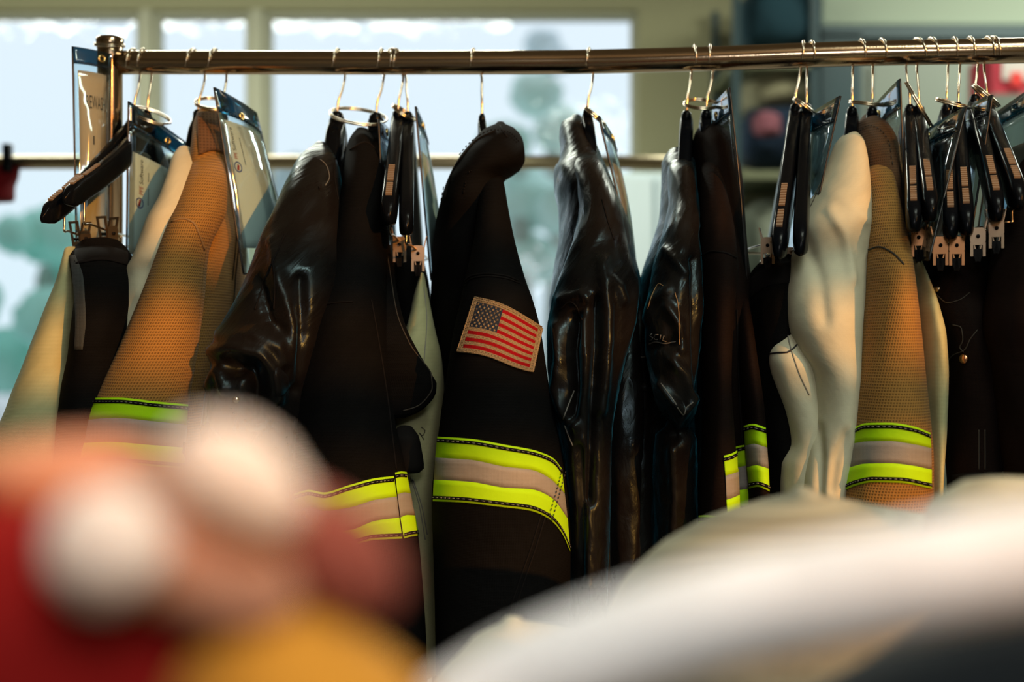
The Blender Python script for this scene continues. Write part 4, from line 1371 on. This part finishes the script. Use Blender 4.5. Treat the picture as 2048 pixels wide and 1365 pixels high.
def flag_patch(loft, quad, parent):
    """embroidered flag: border, canton, stripes as cells of one mesh, stars on top"""
    nu, nv = 76, 52
    tl, tr, br, bl = [Vector(q) for q in quad]
    bu, bv = 0.055, 0.075
    def P(u, v, off):
        top = tl.lerp(tr, u); bot = bl.lerp(br, u)
        q = top.lerp(bot, v)
        q = q + Vector((0, 1)) * (4.5 * math.sin(2 * math.pi * (u * 0.9 + 0.45)) * (0.4 + 0.6 * v)) + Vector((0, -1)) * (7 * math.sin(math.pi * u) * (1 - v))
        return loft.hit(q.x, q.y, off)[0]
    us = sorted(set([0, bu, 1 - bu, 1] + [bu + (1 - 2 * bu) * i / nu for i in range(nu + 1)]))
    vsn = sorted(set([0, bv * 0.5, 1 - bv * 0.5, 1] + [bv + (1 - 2 * bv) * i / 52 for i in range(53)]))
    v, f, mi, uv = [], [], [], []
    for i, a in enumerate(us):
        for j, b in enumerate(vsn):
            edge = a < bu * 0.9 or a > 1 - bu * 0.9 or b < bv * 0.9 or b > 1 - bv * 0.9
            v.append(P(a, b, 0.0030 if edge else 0.0022))
            uv.append((a * 0.089, b * 0.057))
    w = len(vsn)
    for i in range(len(us) - 1):
        for j in range(w - 1):
            f.append((i * w + j, i * w + j + 1, (i + 1) * w + j + 1, (i + 1) * w + j))
            a, b = (us[i] + us[i + 1]) / 2, (vsn[j] + vsn[j + 1]) / 2
            m = 0
            if bu < a < 1 - bu and bv < b < 1 - bv:
                x, y = (a - bu) / (1 - 2 * bu), (b - bv) / (1 - 2 * bv)
                st = int(y * 13)
                if x < 0.42 and y < 7 / 13:
                    m = 2
                elif st % 2 == 0:
                    m = 1
            mi.append(m)
    nb = len(v)
    border = [i * w for i in range(len(us))] + [(len(us) - 1) * w + j for j in range(1, w)] + [i * w + w - 1 for i in range(len(us) - 2, -1, -1)] + [j for j in range(w - 2, 0, -1)]
    for k in border:
        v.append(v[k] + (v[k] - CAM).normalized() * 0.003)
        uv.append(uv[k])
    for i in range(len(border)):
        f.append((border[i], border[(i + 1) % len(border)], nb + (i + 1) % len(border), nb + i)); mi.append(0)
    # stars: nine rows, six and five by turns
    for r in range(9):
        cnt = 6 if r % 2 == 0 else 5
        for c_ in range(cnt):
            cu_ = bu + (1 - 2 * bu) * 0.42 * ((c_ + (0.5 if cnt == 6 else 1.0)) / 6)
            cv_ = bv + (1 - 2 * bv) * (7 / 13) * ((r + 0.6) / 9.2)
            n0 = len(v)
            for k in range(10):
                rr = 1.0 if k % 2 == 0 else 0.33
                an = math.pi * k / 5
                v.append(P(cu_ + math.sin(an) * 0.021 * rr, cv_ - math.cos(an) * 0.032 * rr, 0.0030))
                uv.append((cu_, cv_))
            v.append(P(cu_, cv_, 0.0034)); uv.append((cu_, cv_))
            for k in range(10):
                f.append((n0 + k, n0 + (k + 1) % 10, n0 + 10)); mi.append(0)
    o = mesh_obj('flag_patch', v, f, [M['flag_tan'], M['flag_red'], M['flag_navy']], parent, False, uv, mi)
    # whipped edge thread around the border
    mb = MB()
    per = [(i / 60, 0) for i in range(60)] + [(1, i / 40) for i in range(40)] + [(1 - i / 60, 1) for i in range(60)] + [(0, 1 - i / 40) for i in range(40)]
    mb.tube([P(a, b, 0.0022 + 0.0005 * (k % 2)) for k, (a, b) in enumerate(per)], 0.0011, 6, closed=True)
    mb.build('overlock_edge', M['flag_tan'], o)
    inner = [(bu * 0.62 + (1 - 1.24 * bu) * i / 45, bv * 0.62) for i in range(46)] + [(1 - bu * 0.62, bv * 0.62 + (1 - 1.24 * bv) * i / 30) for i in range(31)] + [(1 - bu * 0.62 - (1 - 1.24 * bu) * i / 45, 1 - bv * 0.62) for i in range(46)] + [(bu * 0.62, 1 - bv * 0.62 - (1 - 1.24 * bv) * i / 30) for i in range(31)]
    mb = MB()
    for a, b in inner[::2]:
        c = P(a, b, 0.0036)
        mb.tube([c, c + Vector((0.0007, 0, 0.0002))], 0.00035, 5)
    mb.build('stitching', M['thread_dark'], o)
    return o


flag_patch(LS, [(952, 596), (1081, 655), (1063, 740), (918, 703)], s)

# glossy coat next to the flag coat
t = garment('turnout_coat', 'glossy black coat with blue-lit back edge, next to the flag coat', 'coat', 1175, 250, COATS)
LB = Loft([(236, 1140, 1164, 1.99, .02), (248, 1121, 1172, 1.985, .04), (275, 1119, 1186, 1.98, .06), (300, 1121, 1196, 1.97, .07), (322, 1118, 1205, 1.965, .085), (340, 1107, 1213, 1.96, .1), (380, 1108, 1228, 1.95, .12), (420, 1116, 1245, 1.94, .13), (470, 1118, 1262, 1.93, .14), (520, 1110, 1270, 1.93, .14), (560, 1104, 1280, 1.93, .14), (620, 1097, 1288, 1.93, .14), (700, 1097, 1290, 1.93, .14), (900, 1105, 1290, 1.93, .14), (1250, 1115, 1290, 1.93, .14)], 81, .004, 14, 4, n=96)
b = LB.build('body', M['coated'], t)
LS = Loft([(306, 1150, 1192, 1.91, .02), (330, 1140, 1205, 1.89, .04), (370, 1150, 1224, 1.86, .05), (420, 1158, 1243, 1.83, .055), (500, 1140, 1258, 1.79, .06), (580, 1114, 1276, 1.76, .065), (640, 1100, 1272, 1.75, .065), (720, 1096, 1252, 1.74, .065), (800, 1102, 1236, 1.74, .065), (860, 1113, 1226, 1.74, .06), (950, 1122, 1220, 1.74, .06), (1050, 1132, 1216, 1.74, .06), (1150, 1140, 1212, 1.74, .06), (1300, 1140, 1212, 1.74, .06)], 82, .008, 16, 3, True, .0016, n=120, step=.004,
          creases=[([(1148, 640), (1142, 700), (1150, 770), (1146, 830)], 15, -.024), ([(1112, 650), (1118, 720), (1112, 780), (1130, 830)], 9, .012),
                  ([(1166, 640), (1172, 720), (1166, 790), (1150, 850)], 10, .012), ([(1205, 520), (1216, 620), (1212, 720), (1200, 820)], 12, .012),
                  ([(1190, 600), (1194, 700), (1186, 800), (1180, 1000)], 10, -.016), ([(1120, 600), (1160, 585), (1180, 600)], 9, .010), ([(1225, 560), (1240, 575), (1248, 600)], 10, .010),
                  ([(1160, 900), (1164, 1000), (1160, 1150)], 10, -.012)])
s = LS.build('sleeve', M['coated'], t)
seam('seam', LS, [[(1205, 400), (1215, 440), (1228, 480)], [(1120, 620), (1140, 604), (1152, 612), (1165, 640)]], M['seam_black'], s, .0011)
seam('worn_crease', LS, [[(1148, 782), (1138, 806), (1126, 838)], [(1130, 852), (1140, 878), (1146, 892)]], M['worn_edge'], s, .0009)
L3 = Loft([(640, 1215, 1285, 1.86, .03), (760, 1212, 1290, 1.83, .04), (900, 1212, 1292, 1.82, .045), (1100, 1214, 1292, 1.82, .045), (1300, 1214, 1290, 1.82, .045)], 83, .007, 22, 3, True, .001)
L3.build('front_panel', M['coated'], t)

# glossy coat with faint writing
t = garment('turnout_coat', 'glossy black coat with chalked letters on its creased sleeve', 'coat', 1375, 300, COATS)
LB = Loft([(306, 1334, 1374, 1.96, .025), (325, 1324, 1389, 1.95, .05), (380, 1322, 1394, 1.94, .07), (430, 1319, 1397, 1.93, .09), (490, 1302, 1400, 1.92, .11), (550, 1283, 1404, 1.92, .12), (650, 1266, 1406, 1.92, .12), (800, 1242, 1408, 1.92, .12), (1000, 1228, 1405, 1.92, .12), (1300, 1220, 1400, 1.92, .12)], 91, .005, 14, 4, n=96)
LB.build('body', M['coated'], t)
LS = Loft([(316, 1340, 1382, 1.93, .02), (345, 1335, 1390, 1.90, .04), (400, 1337, 1393, 1.87, .05), (460, 1326, 1396, 1.82, .055), (530, 1306, 1401, 1.79, .06), (600, 1294, 1404, 1.77, .06), (680, 1288, 1402, 1.76, .06), (750, 1296, 1400, 1.75, .06), (800, 1308, 1397, 1.75, .055), (835, 1320, 1394, 1.76, .05), (870, 1308, 1396, 1.78, .05), (930, 1305, 1396, 1.79, .05), (1050, 1312, 1394, 1.80, .05), (1250, 1316, 1390, 1.80, .05)], 92, .008, 14, 5, True, .002, n=120, step=.004,
          creases=[([(1290, 640), (1306, 600), (1335, 580)], 10, .010), ([(1300, 690), (1330, 690), (1352, 682)], 9, -.010), ([(1335, 610), (1358, 650), (1362, 700)], 9, .010),
                  ([(1322, 768), (1342, 796), (1367, 828), (1388, 800)], 9, .013), ([(1320, 850), (1350, 868), (1392, 852)], 16, -.022),
                  ([(1388, 520), (1394, 650), (1398, 780)], 8, -.012), ([(1330, 500), (1350, 520), (1370, 545)], 8, .009), ([(1345, 720), (1372, 750), (1380, 790)], 10, .009), ([(1345, 900), (1350, 1000), (1345, 1100)], 12, .010)])
s = LS.build('sleeve', M['coated'], t)
seam('seam', LS, [[(1296, 618), (1305, 590), (1318, 568), (1326, 572)], [(1350, 586), (1356, 610), (1358, 650), (1360, 690)]], M['thread_tan'], s, .0006)
seam('worn_crease', LS, [[(1298, 689), (1312, 684), (1330, 687), (1352, 684)], [(1322, 768), (1340, 792), (1367, 830), (1372, 818), (1386, 805)]], M['worn_edge'], s, .0008)
letters = [[(1304, 668), (1300, 672), (1306, 676), (1304, 680), (1299, 681)], [(1317, 670), (1311, 670), (1308, 675), (1310, 679), (1316, 679)], [(1322, 670), (1320, 681)], [(1328, 672), (1325, 681), (1333, 683)]]
seam('chalk_writing', LS, letters, M['worn_edge'], s, .0006, .0004)
L3 = Loft([(620, 1240, 1300, 1.88, .03), (740, 1236, 1318, 1.85, .04), (850, 1240, 1316, 1.84, .045), (1000, 1236, 1312, 1.83, .045), (1300, 1230, 1310, 1.83, .045)], 93, .008, 18, 4, True, .001, n=90)
p3 = L3.build('front_panel', M['coated'], t)
seam('worn_crease', L3, [[(1250, 706), (1268, 712), (1284, 715), (1298, 713)]], M['worn_edge'], p3, .0012)
MB().tube([L3.hit(1290, 775, -.002)[0], L3.hit(1290, 775, .005)[0]], .006, 12).build('snap_button', M['coated_dull'], p3)

# brown-black coat with lime bands
t = garment('turnout_coat', 'brown-black cloth coat with several narrow lime and silver bands', 'coat', 1415, 255, COATS)
LB = Loft([(250, 1402, 1434, 1.97, .025), (266, 1390, 1454, 1.96, .045), (298, 1386, 1467, 1.95, .07), (350, 1388, 1477, 1.94, .09), (420, 1392, 1481, 1.93, .10), (500, 1396, 1486, 1.92, .11), (600, 1398, 1497, 1.91, .12), (720, 1400, 1512, 1.91, .12), (820, 1402, 1526, 1.91, .12), (900, 1402, 1532, 1.91, .12), (1000, 1400, 1536, 1.91, .12), (1250, 1398, 1540, 1.91, .12)], 101, .009, 20, 2.5, n=96)
b = LB.build('body', M['brownblack'], t)
dashes('stitching', LB, [[(1440, 262), (1458, 285), (1468, 310), (1472, 340)]], M['seam_black'], b, .0007, 4)
seam('seam', LB, [[(1474, 620), (1478, 760), (1486, 900)]], M['seam_black'], b, .0012)
trim(LB, [[(1466, 896), (1480, 892), (1498, 888)], [(1468, 938), (1482, 934), (1502, 930)], [(1470, 984), (1484, 980), (1505, 976)], [(1472, 1028), (1486, 1024), (1508, 1020)]], b, n=12)
LP = Loft([(600, 1472, 1498, 1.82, .02), (700, 1474, 1511, 1.80, .035), (820, 1484, 1527, 1.79, .04), (900, 1490, 1533, 1.79, .04), (1000, 1498, 1537, 1.79, .04), (1200, 1500, 1540, 1.79, .04)], 103, .003, 18, 3)
p = LP.build('front_panel', M['brownblack'], t)
trim(LP, [[(1490, 852), (1508, 848), (1529, 856)], [(1492, 892), (1510, 888), (1532, 896)], [(1496, 935), (1514, 931), (1535, 938)], [(1500, 978), (1518, 974), (1537, 984)]], p, n=16)
LS = Loft([(322, 1406, 1436, 1.90, .02), (345, 1400, 1444, 1.88, .035), (400, 1401, 1455, 1.84, .04), (470, 1402, 1468, 1.80, .045), (540, 1403, 1474, 1.78, .05), (640, 1404, 1466, 1.77, .05), (760, 1406, 1462, 1.76, .05), (880, 1404, 1470, 1.76, .05), (1000, 1398, 1476, 1.76, .05), (1250, 1394, 1478, 1.76, .05)], 102, .005, 22, 3)
s = LS.build('sleeve', M['brownblack'], t)
seam('seam', LS, [[(1404, 512), (1425, 503), (1450, 506), (1472, 516)]], M['seam_black'], s, .0012)
trim(LS, [[(1447, 912), (1460, 908), (1474, 900)], [(1450, 952), (1462, 948), (1475, 944)], [(1452, 1000), (1464, 996), (1477, 990)], [(1454, 1040), (1464, 1036), (1478, 1030)]], s, n=14)
trim(LS, [[(1397, 1032), (1416, 1031), (1438, 1032)], [(1397, 1075), (1416, 1075), (1438, 1075)], [(1397, 1110), (1416, 1110), (1438, 1110)], [(1397, 1150), (1416, 1150), (1438, 1150)]], s, n=14)

# black trousers beside the cream coat
t = garment('bunker_trousers', 'black trousers folded over clips between the banded black coat and the pale coat', 'trousers', 1555, 515, TROUS)
L = Loft([(508, 1548, 1590, 1.86, .02), (525, 1520, 1600, 1.85, .04), (560, 1497, 1606, 1.84, .055), (620, 1493, 1612, 1.83, .06), (800, 1508, 1618, 1.83, .06), (1000, 1526, 1620, 1.83, .06), (1250, 1530, 1620, 1.83, .06)], 111, .008, 20, 6)
l = L.build('trouser_leg', M['black'], t)
ribbon('waistband', L, [(1500, 560), (1535, 530), (1590, 522)], [(1498, 600), (1540, 572), (1596, 566)], M['seam_black'], t, 16, 4)

# pale cream coat
t = garment('turnout_coat', 'pale cream coat with a crumpled cuff, beside the banded tan coat', 'coat', 1704, 268, COATS)
L = Loft([(267, 1690, 1712, 1.94, .02), (285, 1673, 1724, 1.92, .04), (330, 1656, 1732, 1.88, .05), (370, 1640, 1735, 1.85, .055), (410, 1617, 1737, 1.83, .06), (455, 1600, 1738, 1.81, .06), (520, 1585, 1738, 1.820, .065), (600, 1569, 1735, 1.800, .07), (650, 1574, 1731, 1.790, .07), (700, 1592, 1727, 1.785, .07), (760, 1620, 1722, 1.780, .068), (820, 1624, 1718, 1.780, .065), (900, 1606, 1709, 1.780, .065), (960, 1596, 1698, 1.780, .065), (1030, 1592, 1692, 1.780, .065), (1250, 1592, 1690, 1.780, .065)], 121, .0045, 11, 5, n=96,
         creases=[([(1636, 860), (1642, 920), (1640, 1000)], 10, -.008), ([(1694, 868), (1672, 920), (1664, 980)], 11, -.005), ([(1700, 862), (1712, 900), (1704, 980)], 11, .004),
                  ([(1662, 420), (1690, 470), (1706, 560)], 10, .006), ([(1610, 480), (1640, 560), (1650, 640)], 14, -.006), ([(1655, 380), (1690, 400), (1730, 440)], 9, .004)])
s = L.build('sleeve', M['cream'], t)
seam('worn_crease', L, [[(1640, 372), (1628, 400), (1608, 440)]], M['thread_dark'], s, .0005)
L2 = Loft([(632, 1566, 1606, 1.82, .025), (660, 1546, 1616, 1.81, .035), (695, 1535, 1628, 1.80, .04), (735, 1540, 1640, 1.79, .045), (780, 1552, 1648, 1.79, .045), (830, 1566, 1648, 1.79, .045), (885, 1575, 1640, 1.79, .045), (930, 1560, 1640, 1.79, .045), (1000, 1560, 1640, 1.79, .045), (1250, 1560, 1640, 1.79, .045)], 122, .006, 18, 9, n=80, folds=[(1580, 720, .03, .006)])
c = L2.build('cuff', M['cream'], t)
seam('seam', L2, [[(1572, 650), (1580, 690), (1596, 740), (1618, 790)]], M['thread_grey'], c, .0008)
seam('pen_mark', L2, [[(1540, 708), (1556, 706), (1572, 706), (1584, 700), (1594, 690)]], M['ink'], c, .0011)
L3 = Loft([(818, 1556, 1572, 1.83, .012), (840, 1546, 1578, 1.82, .02), (875, 1555, 1580, 1.82, .02), (905, 1568, 1590, 1.82, .02)], 123, .003, 20, 10)
c3 = L3.build('cuff_fold', M['cream'], t)
L4 = Loft([(300, 1700, 1732, 1.98, .03), (400, 1660, 1742, 1.97, .08), (600, 1640, 1742, 1.96, .11), (900, 1630, 1735, 1.96, .11), (1250, 1620, 1730, 1.96, .11)], 124, .004, 12, 5)
L4.build('body', M['cream'], t)

# banded tan coat
t = garment('turnout_coat', 'tan rib-weave coat with a wide lime and silver sleeve band', 'coat', 1744, 240, COATS)
LB = Loft([(236, 1724, 1752, 1.97, .025), (250, 1714, 1768, 1.96, .045), (285, 1712, 1785, 1.95, .065), (330, 1716, 1791, 1.94, .08), (380, 1722, 1790, 1.93, .085), (430, 1730, 1792, 1.93, .09), (500, 1740, 1812, 1.94, .09), (600, 1745, 1832, 1.95, .09), (800, 1745, 1850, 1.95, .09), (1000, 1745, 1860, 1.95, .09), (1250, 1745, 1860, 1.95, .09)], 131, .004, 16, 6)
b = LB.build('body', M['tan_shaded'], t)
dashes('stitching', LB, [[(1722, 262), (1740, 252), (1762, 262), (1778, 288), (1785, 330)]], M['thread_dark'], b, .0006, 4)
LS = Loft([(328, 1742, 1772, 1.90, .02), (348, 1735, 1782, 1.88, .035), (390, 1734, 1791, 1.85, .045), (440, 1736, 1800, 1.81, .05), (500, 1740, 1814, 1.78, .055), (560, 1739, 1823, 1.76, .06), (640, 1731, 1834, 1.75, .06), (740, 1722, 1846, 1.745, .06), (850, 1712, 1858, 1.74, .06), (920, 1703, 1862, 1.74, .06), (980, 1691, 1862, 1.74, .06), (1060, 1684, 1864, 1.74, .06), (1250, 1680, 1866, 1.74, .06)], 132, .003, 12, 5)
s = LS.build('sleeve', M['tan'], t)
seam('seam', LS, [[(1738, 500), (1758, 494), (1785, 506), (1808, 530)]], M['thread_dark'], s, .0011)
trim(LS, [[(1711, 856), (1735, 847), (1780, 846), (1825, 853), (1858, 866)], [(1708, 888), (1735, 884), (1780, 883), (1825, 889), (1860, 897)],
          [(1701, 936), (1735, 928), (1780, 927), (1825, 932), (1861, 940)], [(1691, 982), (1715, 972), (1750, 965), (1800, 966), (1861, 978)]], s, n=44)

# pale liner trousers behind the banded tan coat
t = garment('bunker_trousers', 'pale yellow trousers in sun just behind the banded tan coat', 'trousers', 1850, 540, TROUS)
L = Loft([(520, 1826, 1840, 1.80, .015), (560, 1832, 1852, 1.80, .03), (620, 1838, 1872, 1.79, .04), (680, 1842, 1882, 1.79, .045), (760, 1846, 1888, 1.79, .045), (850, 1846, 1886, 1.79, .045), (950, 1846, 1878, 1.79, .045), (1040, 1846, 1872, 1.79, .045), (1250, 1846, 1870, 1.79, .045)], 141, .006, 26, 7)
l = L.build('trouser_leg', M['pale'], t)
seam('zip_edge', L, [[(1862, 870), (1866, 940), (1870, 1000), (1872, 1040)]], M['thread_tan'], l, .0016)
L = Loft([(512, 1826, 1842, 1.84, .008), (560, 1824, 1846, 1.83, .010), (598, 1826, 1838, 1.83, .006)], 142, .001, 20, 8)
L.build('waist_facing', M['grey_cloth'], t)
L = Loft([(470, 1842, 1860, 1.80, .008), (560, 1842, 1858, 1.80, .008), (640, 1842, 1852, 1.80, .007), (684, 1841, 1844, 1.80, .003)], 143, .001, 20, 8)
L.build('pointed_strap', M['black'], t)

# black trousers under the copper-lit clips
t = garment('bunker_trousers', 'black trousers with a copper snap, hanging below the copper-lit clips', 'trousers', 1900, 505, TROUS)
L = Loft([(505, 1866, 1945, 1.84, .02), (525, 1852, 1962, 1.83, .04), (580, 1850, 1968, 1.82, .05), (640, 1866, 1974, 1.81, .055), (720, 1886, 1990, 1.81, .06), (850, 1893, 2002, 1.81, .06), (1000, 1900, 2006, 1.81, .06), (1250, 1900, 2006, 1.81, .06)], 151, .008, 20, 7, n=90)
l = L.build('trouser_leg', M['brownblack'], t)
seam('seam', L, [[(1872, 588), (1895, 606), (1920, 600), (1940, 585)], [(1906, 650), (1922, 655), (1926, 680), (1920, 695), (1928, 705)], [(1955, 660), (1940, 680), (1930, 700), (1905, 712), (1893, 730)], [(1958, 860), (1958, 940)], [(1970, 860), (1970, 940)]], M['thread_dark'], l, .0007)
MB().tube([L.hit(1930, 718, -.002)[0], L.hit(1930, 718, .004)[0]], .0052, 16).build('snap_button', plain('copper', (0.8, 0.4, 0.2), .25, 1.0), l)
MB().tube([L.hit(1876, 578, -.002)[0], L.hit(1876, 578, .003)[0]], .004, 12).build('eyelet', M['wire'], l)
ribbon('pocket_flap', L, [(1906, 950), (1950, 945), (2000, 952)], [(1906, 985), (1950, 992), (2002, 990)], M['seam_black'], t, 20, 4)
Lg = Loft([(870, 1908, 1916, 1.84, .006), (910, 1900, 1914, 1.84, .01), (960, 1895, 1911, 1.84, .012), (1020, 1896, 1906, 1.84, .01), (1200, 1896, 1906, 1.84, .01)], 153, .001, 20, 8)
Lg.build('lining', M['pale'], t)
t = garment('bunker_trousers', 'black trousers with a steel snap at the bunched waist, hanging from the pale steel clip', 'trousers', 1975, 485, TROUS)
L = Loft([(470, 1930, 2010, 1.86, .02), (490, 1918, 2030, 1.85, .045), (560, 1925, 2040, 1.85, .06), (700, 1950, 2050, 1.85, .06), (1000, 1980, 2060, 1.85, .06), (1250, 1980, 2060, 1.85, .06)], 154, .012, 16, 8, creases=[([(1935, 590), (1975, 600), (2010, 640)], 14, .014), ([(1945, 640), (1990, 680), (2020, 760)], 14, -.016), ([(1930, 540), (1960, 560), (2000, 550)], 12, -.012)])
l = L.build('trouser_leg', M['black'], t)
MB().tube([L.hit(1957, 532, -.002)[0], L.hit(1957, 532, .003)[0]], .005, 14).build('snap_button', M['wire'], l)
# last coat
t = garment('turnout_coat', 'dark brown-black coat cut off by the frame edge, furthest along the rail', 'coat', 2060, 330, COATS)
L = Loft([(330, 2040, 2100, 1.86, .03), (400, 2020, 2120, 1.82, .05), (480, 1998, 2130, 1.78, .06), (560, 1985, 2140, 1.76, .065), (660, 1972, 2150, 1.75, .07), (720, 1985, 2150, 1.75, .07), (850, 2005, 2150, 1.75, .07), (1000, 2018, 2150, 1.75, .07), (1250, 2020, 2150, 1.75, .07)], 161, .010, 16, 8, n=90)
L.build('sleeve', M['brownblack'], t)

# ------------------------------------------------------------------ foreground: gear heaped on a table by the camera
wood = plain('table_laminate', (0.07, 0.06, 0.05), 0.5, var=0.1, scale=6)
tb = thing('table', 'dark work table under the heap of blurred clothing', 'table', (0, 0.75, 0))
TZ = 0.93
MB().box((-1.0, 0.16, TZ - 0.03), (1.4, 1.2, TZ)).build('table_top', wood, tb, smooth=False)
for x in (-0.92, 1.32):
    for y in (0.22, 1.14):
        MB().tube([(x, y, 0), (x, y, TZ - 0.03)], 0.022, 14).build('leg', M['chrome_far'], tb)


def ploft(name, label, cat, rows, mat, seed, amp=0.006, group=None, fu=20, fv=10, **kw):
    L = Loft(rows, seed, amp, fu, fv, follow=False, **kw)
    o = L.build(name, M[mat])
    return tag(o, label, cat, group), L


def lump(name, label, cat, px, py, Y, a, b, ang, mat, seed, depth=None, group=None):
    """soft tilted lump: photo centre, half axes in pixels"""
    import bmesh
    bm = bmesh.new()
    bmesh.ops.create_icosphere(bm, subdivisions=4, radius=1.0)
    c = W(px, py, Y)
    k = K * Y
    ca, sa = math.cos(math.radians(ang)), math.sin(math.radians(ang))
    u, w_ = Vector((ca, 0, -sa)) * a * k, Vector((sa, 0, ca)) * b * k
    dp = depth if depth else b * k * 0.8
    v, uv = [], []
    for q in bm.verts:
        p = q.co
        s = 1 + 0.10 * noise.noise(p * 1.8 + Vector((seed, 0, 0))) + 0.05 * noise.noise(p * 4.5 + Vector((seed, 0, 0)))
        v.append(c + (u * p.x + w_ * p.z + Vector((0, dp, 0)) * p.y) * s)
        uv.append((p.x * a * k, p.z * b * k))
    f = [tuple(x.index for x in q.verts) for q in bm.faces]
    bm.free()
    o = mesh_obj(name, v, f, M[mat], None, True, uv)
    return tag(o, label, cat, group)


FG = 'blurred clothing heaped on the table by the camera'
ploft('garment', 'blurred red garment close to the camera, filling the lower corner', 'clothing',
      [(940, 60, 330, .40, .02), (962, -60, 480, .40, .035), (1010, -220, 600, .40, .05), (1080, -320, 690, .40, .055), (1250, -400, 700, .40, .06), (1500, -420, 700, .40, .06), (2960, -420, 700, .40, .06)], 'red_cloth', 171, .004, FG)
lump('folded_cloth', 'blurred white cloth bundle, the larger oblong one above the red garment', 'cloth', 475, 955, .335, 150, 96, 34, 'white_cloth', 4, group=FG)
lump('folded_cloth', 'blurred white cloth bundle, the rounder one against the red garment', 'cloth', 215, 1095, .335, 128, 120, 0, 'white_cloth', 8, group=FG)
lump('folded_cloth', 'blurred salmon cloth beside the rounder white bundle', 'cloth', 420, 1150, .345, 190, 110, 20, 'salmon', 9, group=FG)
lump('folded_cloth', 'blurred salmon lump added for the haze behind the two white bundles', 'cloth', 265, 985, .37, 330, 96, 8, 'salmon', 12, group=FG)  # warm haze around the white bundles, given shape as a lump
lump('folded_cloth', 'blurred maroon cloth between the white bundles and the black coat', 'cloth', 660, 1105, .36, 165, 105, 42, 'maroon', 10, group=FG)
ploft('garment', 'blurred orange garment at the bottom edge below the white bundles', 'clothing',
      [(1205, 540, 600, .36, .012), (1240, 460, 690, .36, .02), (1300, 380, 760, .36, .03), (1400, 330, 860, .36, .035), (1700, 300, 900, .36, .04), (3210, 300, 900, .36, .04)], 'orange_cloth', 172, .003, FG)
# cream garment: hump in half focus, and the near sleeve
ploft('garment', 'stained cream garment humped on the table below the banded coats', 'clothing',
      [(992, 1580, 1640, 1.10, .03), (1006, 1520, 1720, 1.10, .05), (1030, 1440, 1850, 1.10, .07), (1060, 1370, 2080, 1.10, .09), (1110, 1290, 2200, 1.10, .11), (1170, 1238, 2260, 1.10, .12), (1240, 1212, 2260, 1.10, .12), (1400, 1200, 2260, 1.10, .12), (1470, 1200, 2260, 1.08, .12)], 'stained', 173, .014, FG, 9, 9, n=110)
ploft('garment', 'greenish pale garment edge rising behind the near white sleeve', 'clothing',
      [(985, 1890, 2140, 1.02, .03), (1010, 1860, 2200, 1.02, .05), (1060, 1850, 2250, 1.02, .06), (1200, 1840, 2280, 1.02, .06), (1500, 1840, 2280, 1.02, .06)], 'stained', 174, .006, FG)
ploft('garment', 'pale grey-green folded garment with a peak beside the flag coat hem', 'clothing',
      [(1248, 1000, 1050, 1.12, .02), (1262, 970, 1150, 1.12, .04), (1300, 920, 1300, 1.12, .05), (1365, 865, 1340, 1.12, .06), (1496, 800, 1340, 1.12, .06)], 'cream', 175, .006, FG)
mb = MB()
path = catmull([W(760, 1560, .40), W(900, 1455, .40), W(1100, 1345, .40), W(1400, 1245, .40), W(1700, 1180, .40), W(2048, 1120, .40), W(2300, 1080, .41), W(2600, 1040, .42)], 8)
mb.tube(path, [lerp(.014, .0168, i / (len(path) - 1)) for i in range(len(path))], 32)
mb.uv = [(v.x * 2, v.z * 2) for v in mb.v]
tag(mb.build('sleeve', M['white_sleeve']), 'out-of-focus white sleeve slanting across the lower corner, nearest the camera', 'clothing', FG)
ploft('garment', 'dark shape added for the shade in the corner below the slanting white sleeve', 'clothing',  # dark sheet for the shaded underside of the sleeve
      [(1170, 2040, 2400, .62, .03), (1220, 1950, 2450, .62, .04), (1280, 1840, 2500, .62, .05), (1350, 1700, 2500, .62, .05), (1430, 1600, 2500, .62, .05), (1500, 1600, 2500, .62, .05), (2150, 1600, 2500, .62, .05)], 'navy', 176, .004, FG)
